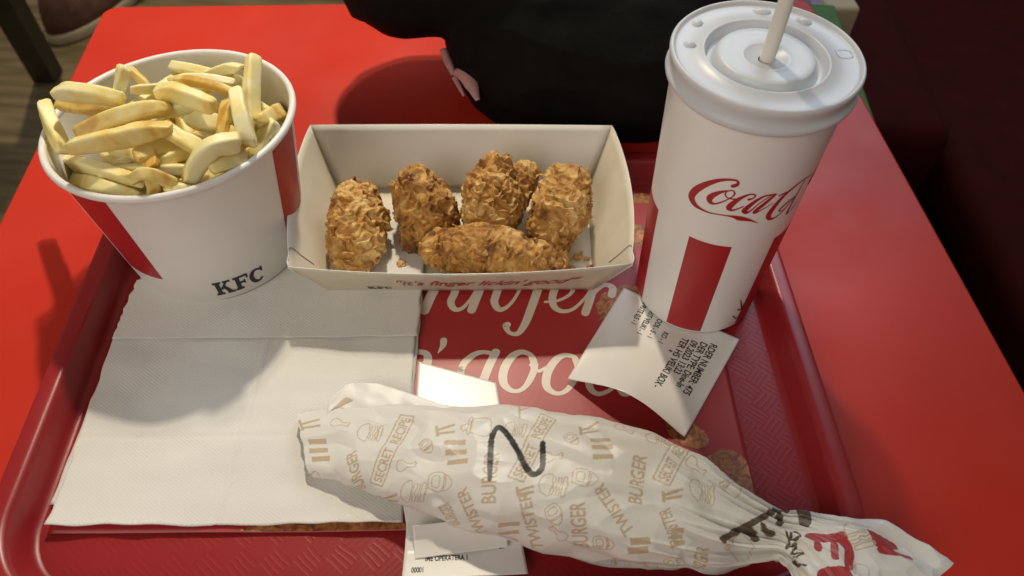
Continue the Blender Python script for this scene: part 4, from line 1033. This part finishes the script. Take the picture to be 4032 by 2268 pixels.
# more loose fries filling the gaps of the top layer
r = random.Random(21)
extra = ['fry end wedged between the heap and the far bucket wall', 'short golden fry in a gap behind the broken fry', 'fry lying across the shaded middle of the bucket', 'thin fry poking up beside the far rim', 'fry lying under the pale wedge towards the wall',
         'fry half covered by the elbow-shaped fry', 'fry in the hollow above the long near-rim fry', 'pale fry between the wide smooth fry and the near rim', 'fry crossing beneath the tall upright fry', 'fry lying low along the wall beside the chicken box',
         'golden fry crossing under the blocky fry', 'fry in the gap behind the arched fry', 'thin fry beside the speckled fry', 'fry sunk between the level fry and the wall']
k = 0
while k < len(extra):
    a = r.uniform(0, 6.283); rad = .046*math.sqrt(r.random())
    cx, cy = BC.x - .004 + rad*math.cos(a), BC.y + .004 + rad*math.sin(a)
    z = .094 + .016*r.random() - .25*max(0, rad-.03)
    th = r.uniform(0, 3.1416); L = r.uniform(.018, .032); dz = r.uniform(-.009, .009)
    p = [np.array([cx - L*math.cos(th), cy - L*math.sin(th), z-dz]), np.array([cx, cy, z+.001]), np.array([cx + L*math.cos(th), cy + L*math.sin(th), z+dz])]
    if not all(math.hypot(q[0]-BC.x+.005, q[1]-BC.y-.004) < .0560 for q in p): continue
    V, F = fry_mesh(np.array(p), r.uniform(.0078, .0100), 400+k)
    tag(outward(pydata('potato_fry', V, F, M_fry)), extra[k], 'fry', 'fries in the bucket')
    k += 1
# the deeper layers
k = 0
r = random.Random(4)
while k < 34:
    a = r.uniform(0, 6.283); rad = .052*math.sqrt(r.random())
    cx, cy = BC.x + rad*math.cos(a), BC.y + rad*math.sin(a)
    z = .054 + .030*(k/34)
    th = r.uniform(0, 3.1416); L = r.uniform(.018, .030); dz = r.uniform(-.006, .006)
    p = [np.array([cx - L*math.cos(th), cy - L*math.sin(th), z-dz]), np.array([cx, cy, z+.002]), np.array([cx + L*math.cos(th), cy + L*math.sin(th), z+dz])]
    lim = .0560 + .012*(z/.1)*.7 - .008
    ok = all(math.hypot(q[0]-BC.x+.005*z/.1, q[1]-BC.y-.004*z/.1) < lim-.003 for q in p)
    if not ok: 
        continue
    V, F = fry_mesh(np.array(p), r.uniform(.0085, .0108), 200+k)
    tag(outward(pydata('potato_fry', V, F, M_fry)), 'golden fry buried under the top layer of fries', 'fry', 'buried fries in the bucket')
    k += 1
# ================================================================== paper-wrapped roll
INK = {'tan': (.52, .40, .27), 'marker': (.018, .017, .019), 'brown': (.125, .085, .055), 'red': (.40, .035, .040)}
S = np.concatenate([np.linspace(0, 1.38, 800)])
PH = np.concatenate([np.radians(np.linspace(-14, 194, 290)), np.radians(np.linspace(200, 340, 16))])
Pw, Uw, Vw = wrap_grid(S, PH)
tu = np.gradient(Pw, axis=0); tv = np.gradient(Pw, axis=1)
Nw = np.cross(tv, tu); Nw /= np.linalg.norm(Nw, axis=2, keepdims=True) + 1e-12
cen = Pw.mean(1, keepdims=True)
sg = np.sign((Nw*(Pw-cen)).sum(2, keepdims=True)); Nw = Nw*sg
s2 = S[:, None] + 0*Vw
# soft dents, long pulled creases towards the twist, fine crumple
Q = np.stack([Uw*.030, Vw*.045, 0*Uw], 2)
dent = fbm(Q*.8 + 3.3, 2, 21)*.0050
def ridge(x): return np.clip(1-np.abs(x)*3.0, 0, 1)**1.5
cre = ridge(fbm(np.stack([Uw*.016 + Vw*.012, Vw*.030 - Uw*.014, 0*Uw+5], 2), 2, 33))*.0011 - ridge(fbm(np.stack([Uw*.02 - Vw*.01, Vw*.034+Uw*.012, 0*Uw+9], 2), 2, 37))*.0009
neck = np.exp(-((s2-1.0)/.17)**2)
tail = np.clip((s2-1.03)/.25, 0, 1)
phg = PH[None, :] + 0*s2
pl = ridge(fbm(np.stack([s2*2.2, phg*3.0 + s2*2.5, 0*s2+2], 2), 2, 51)*1.2)
pl2 = np.arcsin(np.sin(phg*9 + 6*s2 + 2.6*gnoise(np.stack([s2*3, phg*1.5, 0*s2], 2), 3)))*.64
fine = fbm(np.stack([Uw*.14, Vw*.14, 0*Uw+1], 2), 2, 61)*.00016
wd1, wd2 = worley(np.stack([Uw*.036 + .3*gnoise(np.stack([Uw*.05, Vw*.05, 0*Uw], 2), 15), Vw*.050, 0*Uw+.5], 2), 8)
crumple = (wd1-.45)*.0034
we1, we2 = worley(np.stack([Uw*.07, Vw*.085, 0*Uw+.5], 2), 18)
crumple2 = (we1-.45)*.0046
body = np.clip(1-(s2-.92)/.1, 0, 1)*np.clip((s2+.05)/.2, 0, 1)
disp = (dent*.6 + cre + crumple)*body + tail*crumple2 + neck*(.0032*pl - .0012 + .0011*pl2) + tail*(.0026*pl2*np.clip(np.sin(phg), .2, 1) + .003*fbm(np.stack([Uw*.05, Vw*.03, 0*Uw+7], 2), 2, 71)) + fine
Pd = Pw + Nw*disp[..., None]
Pd[..., 2] = np.maximum(Pd[..., 2], np.minimum(Pw[..., 2], .0036))
# ragged ends
Pd[:, :, 0] += (-.0022*gnoise(np.stack([Vw*.12, 0*Vw+1, 0*Vw], 2), 5)*np.clip(1-s2/.06, 0, 1) + .006*gnoise(np.stack([Vw*.06, 0*Vw+4, 0*Vw], 2), 6)*np.clip((s2-1.30)/.08, 0, 1))
Ur, Vr = Uw, Vw
col = np.empty(Uw.shape + (3,)); col[:] = (.71, .69, .64)
def ink_tris(T, ink, alpha=1.0):
    T = np.asarray(T, float)
    c = np.array(INK[ink])
    Uax = Uw[:, 0]
    for t in T:
        u0, u1 = t[:, 0].min(), t[:, 0].max()
        i0, i1 = np.searchsorted(Uax, u0-.01), np.searchsorted(Uax, u1+.01)
        if i1 <= i0: continue
        uu, vv = Uw[i0:i1, :290], Vw[i0:i1, :290]
        a, b_, c_ = t
        den = (b_[1]-c_[1])*(a[0]-c_[0]) + (c_[0]-b_[0])*(a[1]-c_[1])
        if abs(den) < 1e-9: continue
        l1 = ((b_[1]-c_[1])*(uu-c_[0]) + (c_[0]-b_[0])*(vv-c_[1]))/den
        l2 = ((c_[1]-a[1])*(uu-c_[0]) + (a[0]-c_[0])*(vv-c_[1]))/den
        ins = (l1 >= -1e-6) & (l2 >= -1e-6) & (l1+l2 <= 1+1e-6)
        blk = col[i0:i1, :290]
        blk[ins] = blk[ins]*(1-alpha) + c*alpha if alpha < 1 else c
def outline(pts, c, size, ang, w=.55, closed=True):
    P = np.array(pts, float)*size
    if closed: P = np.vstack([P, P[:1]])
    a = math.radians(ang); R2 = np.array([[math.cos(a), -math.sin(a)], [math.sin(a), math.cos(a)]])
    P = P @ R2.T + np.array(c)
    return ribbon(np.c_[P, np.full(len(P), w)], 4, False)
ICON = {
 'burger': [([(-.5, -.42), (-.1, -.5), (-.1, .5), (-.5, .42), (-.62, .2), (-.66, 0), (-.62, -.2)], True), ([(.02, -.48), (.06, -.2), (.0, 0), (.06, .25), (.02, .48)], False), ([(.16, -.48), (.22, -.2), (.14, 0), (.22, .25), (.16, .48)], False),
            ([(.3, -.48), (.36, -.25), (.28, -.05), (.36, .2), (.3, .48)], False), ([(.44, -.46), (.6, -.4), (.62, .4), (.44, .46)], True)],
 'leg': [([(-.5, 0), (-.42, .25), (-.18, .28), (.0, .12), (.25, .06), (.42, .14), (.5, .04), (.42, -.02), (.48, -.12), (.36, -.14), (.05, -.12), (-.2, -.26), (-.44, -.2)], True)],
 'pot': [([(-.3, -.35), (.4, -.42), (.4, .42), (-.3, .35)], True), ([(-.3, -.4), (-.42, -.4), (-.42, .4), (-.3, .4)], True), ([(-.42, -.2), (-.6, -.3), (-.7, -.1), (-.5, 0)], False)],
 'cone': [([(-.5, -.3), (.1, -.38), (.1, .38), (-.5, .3)], True), ([(.1, -.36), (.35, -.28), (.55, 0), (.35, .28), (.1, .36)], False), ([(.2, -.3), (.26, 0), (.2, .3)], False), ([(-.35, -.2), (-.05, -.22), (-.05, .22), (-.35, .2)], True)],
}
for d in WRAP_PRINT:
    if d[0] == 'text':
        _, s, a, b_, h, bx = d
        a, b_ = np.array(a), np.array(b_); dv = b_-a; L = np.linalg.norm(dv); ang = math.atan2(dv[1], dv[0])
        T = text_tris(s, .022)
        T[..., 0] -= T[..., 0].min(); T[..., 0] *= L/T[..., 0].max(); T[..., 1] -= .36; T[..., 1] *= h/.72
        c_, s_ = math.cos(ang), math.sin(ang)
        X = T[..., 0]*c_ - T[..., 1]*s_ + a[0]; Y = T[..., 0]*s_ + T[..., 1]*c_ + a[1]
        ink_tris(np.stack([X, Y], -1), 'tan')
        if bx:
            e = 1.5; q = [(-e, -h/2-e), (L+e, -h/2-e), (L+e, h/2+e), (-e, h/2+e)]
            q = [(x*c_-y*s_+a[0], x*s_+y*c_+a[1]) for x, y in q]
            for k in range(4): ink_tris(ribbon([(*q[k], .75), (*q[(k+1) % 4], .75)], 4), 'tan')
    elif d[0] == 'bar':
        _, a, b_, h = d
        ink_tris(ribbon([(*a, h), (*b_, h)], 4, False), 'tan')
    elif d[0] == 'icon':
        _, kind, c_, size, ang = d
        for pts, closed in ICON[kind]: ink_tris(outline(pts, c_, size, ang, .5, closed), 'tan')
    else:
        _, ink, pts, ws = d
        ink_tris(ribbon([(*p, w_) for p, w_ in zip(pts, ws)], 10), ink)

m, nt, b = new_mat('printed_wax_paper')
at = nt.nodes.new('ShaderNodeAttribute'); at.attribute_name = 'paper_print'
nt.links.new(at.outputs['Color'], b.inputs['Base Color'])
b.inputs['Roughness'].default_value = .42
b.inputs['Specular IOR Level'].default_value = .5
b.inputs['Subsurface Weight'].default_value = .08
b.inputs['Subsurface Radius'].default_value = (.002, .0015, .001); b.inputs['Subsurface Scale'].default_value = 1
M_wrap = m
wr = empty('wrapped_roll', (0, 0, 0))
n, mm = Pd.shape[:2]
me = bpy.data.meshes.new('wrapper')
I = np.arange(n*mm).reshape(n, mm)
J = np.roll(I, -1, axis=1)
quads = np.stack([I[:-1], J[:-1], J[1:], I[1:]], -1).reshape(-1, 4)
me.vertices.add(n*mm); me.vertices.foreach_set('co', Pd.reshape(-1))
me.loops.add(quads.size); me.loops.foreach_set('vertex_index', quads.ravel().astype(np.int32))
me.polygons.add(len(quads)); me.polygons.foreach_set('loop_start', np.arange(0, quads.size, 4, dtype=np.int32))
me.update(calc_edges=True); me.validate()
ca_ = me.color_attributes.new('paper_print', 'FLOAT_COLOR', 'POINT')
ca_.data.foreach_set('color', np.concatenate([col, np.ones(col.shape[:2]+(1,))], 2).reshape(-1))
me.polygons.foreach_set('use_smooth', [True]*len(me.polygons))
link('wrapper', me, M_wrap, wr)
# food inside, so that the open ends are not hollow
M_tort = mat('tortilla', (.55, .40, .22), .7, var=.2, vscale=60)
tm = voxel_mesh([(-.095, .204, .0085, .0035), (-.05, .199, .016, .010), (0, .188, .021, .016), (.05, .178, .023, .0175), (.09, .170, .021, .014)], .0012)
tm.polygons.foreach_set('use_smooth', [True]*len(tm.polygons))
link('filled_tortilla', tm, M_tort, wr)
# folded-back flap of the same paper behind the near end
def flap_fn(q):
    u, v = q[:, 0], q[:, 1]
    topx = np.interp(u, [0, .10, .16, .42, .66, .86, 1], [-.1010, -.0935, -.0900, -.0750, -.0555, -.0370, -.0150])
    topy = np.interp(u, [0, .10, .16, .42, .66, .86, 1], [.2280, .2405, .2425, .2430, .2365, .2300, .2280])
    bx, by = -.100 + .086*u, .212 - .010*u
    x = bx + (topx-bx)*v; y = by + (topy-by)*v
    z = .0110 + .005*u*(1-v) + .0035*v + .0015*np.sin(v*2.6) + .0008*gnoise(np.stack([u*8, v*4, 0*u], 1), 9)
    return np.stack([x, y, z], 1)
fo = sheet('paper_flap', flap_fn, 80, 40, mat('plain_wax_paper', (.71, .69, .64), .42), wr, .0001, 0)
def flap_lift(q):
    p = flap_fn(q); return p + np.array([0, -.15, .97])*.0004
M_tan = mat('tan_print', INK['tan'], .4)
for T in ([(.055, .60, .10), (.15, .68, .10)], [(.03, .42, .10), (.125, .48, .10)]):
    drape('printed_stripe', ribbon(T, 3, False), flap_lift, M_tan, fo, .03)
tag(wr, 'paper-wrapped tortilla roll with tan print, twisted end and black pen mark', 'wrap')
# ================================================================== black bag behind the tray
M_black = mat('black_cloth', (.0045, .004, .004), .85, var=.3, vscale=60, bump=.4, bscale=900, spec=.15)
M_pink = mat('pink_ribbon', (.52, .26, .25), .8, var=.1, vscale=200)
M_cord = mat('cream_cord', (.62, .57, .48), .7)
bag = empty('black_bag', (.06, .62, ZT))
bl = [(-.088, .564, .092, .052), (-.04, .566, .096, .058), (.01, .575, .100, .078), (.07, .610, .10, .09), (.11, .610, .09, .085)]
bl2 = [(.022, .552, .050, .084), (.09, .548, .050, .085), (.12, .562, .058, .078)]
me = voxel_mesh([(x-.06, y-.62, z-ZT, r) for x, y, z, r in bl + bl2], .0024, 7)
V, Nn = mesh_np(me)
V = V + Nn*((fbm(V*12, 2, 5)*.007 + np.clip(1-np.abs(gnoise(V*np.array([9, 16, 22]), 12))*5, 0, 1)*.004))[:, None]
V[:, 2] = np.maximum(V[:, 2], .0004)
me.vertices.foreach_set('co', V.ravel()); me.polygons.foreach_set('use_smooth', [True]*len(me.polygons))
link('body', me, M_black, bag)
def tube(name, pts, r, mats, parent, seg=8):
    P = smooth_line(pts, 6); n = len(P)
    d = np.gradient(P, axis=0); d /= np.linalg.norm(d, axis=1, keepdims=True)
    V = []
    for i in range(n):
        s = np.cross(d[i], [0.2, .1, 1]); s /= np.linalg.norm(s); t = np.cross(s, d[i])
        rr = r[i*len(r)//n] if isinstance(r, list) else r
        for k in range(seg):
            a = 2*math.pi*k/seg; V.append(P[i] + rr*(s*math.cos(a)+t*math.sin(a)))
    F = grid_faces(n, seg, True)
    F.append(tuple(range(seg))); F.append(tuple(reversed(range((n-1)*seg, n*seg))))
    return pydata(name, V, F, mats, parent, True)
def strap(name, pts, ws, mats, parent):
    P = smooth_line(pts, 8); n = len(P)
    W_ = np.interp(np.linspace(0, 1, n), np.linspace(0, 1, len(ws)), ws)
    d = np.gradient(P, axis=0); d /= np.linalg.norm(d, axis=1, keepdims=True)
    V = []
    for i in range(n):
        s = np.cross(d[i], [0, -.64, .77]); s /= np.linalg.norm(s)
        V += [P[i]-s*W_[i]/2, P[i] + np.array([0, -.0008, .0008]), P[i]+s*W_[i]/2]
    o = pydata(name, V, grid_faces(n, 3), mats, parent, True)
    return solidify(o, .0012, 0)
pk = empty('pull', (0, 0, 0))
pk.parent = bag; pk.location = (-.06, -.62, -ZT); pk.name = 'ribbon_pull'
strap('tab', [(-.0595, .5280, .046), (-.0548, .5145, .044), (-.0495, .5020, .042)], [.0055, .0060, .0042], M_pink, pk)
strap('loop', [(-.0495, .5020, .043), (-.0425, .4990, .045), (-.0355, .4880, .043), (-.0300, .4740, .040)], [.004, .0105, .0100, .003], M_pink, pk)
strap('loop', [(-.0490, .5000, .041), (-.0450, .4905, .040), (-.0405, .4810, .038)], [.004, .0030, .0015], M_pink, pk)
for h_ in (0, math.pi):
    tube('twisted_cord', [(.109 - .06 - .0002*k + .0016*math.sin(k*.9 + h_), .505 - .62 + .0024*k, .113 - ZT + .0016*k + .0016*math.cos(k*.9 + h_)) for k in range(26)], .0011, M_cord, bag, 6)
tag(bag, 'soft black bag with pink ribbon pull behind the chicken box', 'bag')

# pale things beyond the table's far edge
M_lav = mat('lavender_cloth', (.50, .38, .58), .85, var=.15, vscale=30)
me = voxel_mesh([(.21, .85, -.11, .07), (.27, .84, -.11, .075), (.31, .85, -.13, .06)], .004)
V, Nn = mesh_np(me); V = V + Nn*(fbm(V*18, 3, 8)*.02)[:, None]
me.vertices.foreach_set('co', V.ravel()); me.polygons.foreach_set('use_smooth', [True]*len(me.polygons))
o = link('folded_jacket', me, M_lav); tag(o, 'lavender cloth garment heaped beyond the far table edge', 'garment')
M_beige = mat('beige_card', (.55, .43, .27), .7, var=.05)
cb = empty('card_panel', (.372, .87, -.45), math.radians(6))
soft_box('board', -.022, .020, -.03, .03, 0, .36, .006, M_beige, cb)
tag(cb, 'upright beige panel beside the lavender garment', 'panel')
st = empty('side_seat', (.28, .98, -.75), 0)
soft_box('cushion', -.30, .30, -.16, .24, .36, .50, .03, M_vinyl, st)
soft_box('plinth', -.28, .28, -.14, .22, 0, .36, .01, M_metal, st)
tag(st, 'dark seat block under the lavender garment', 'seat')
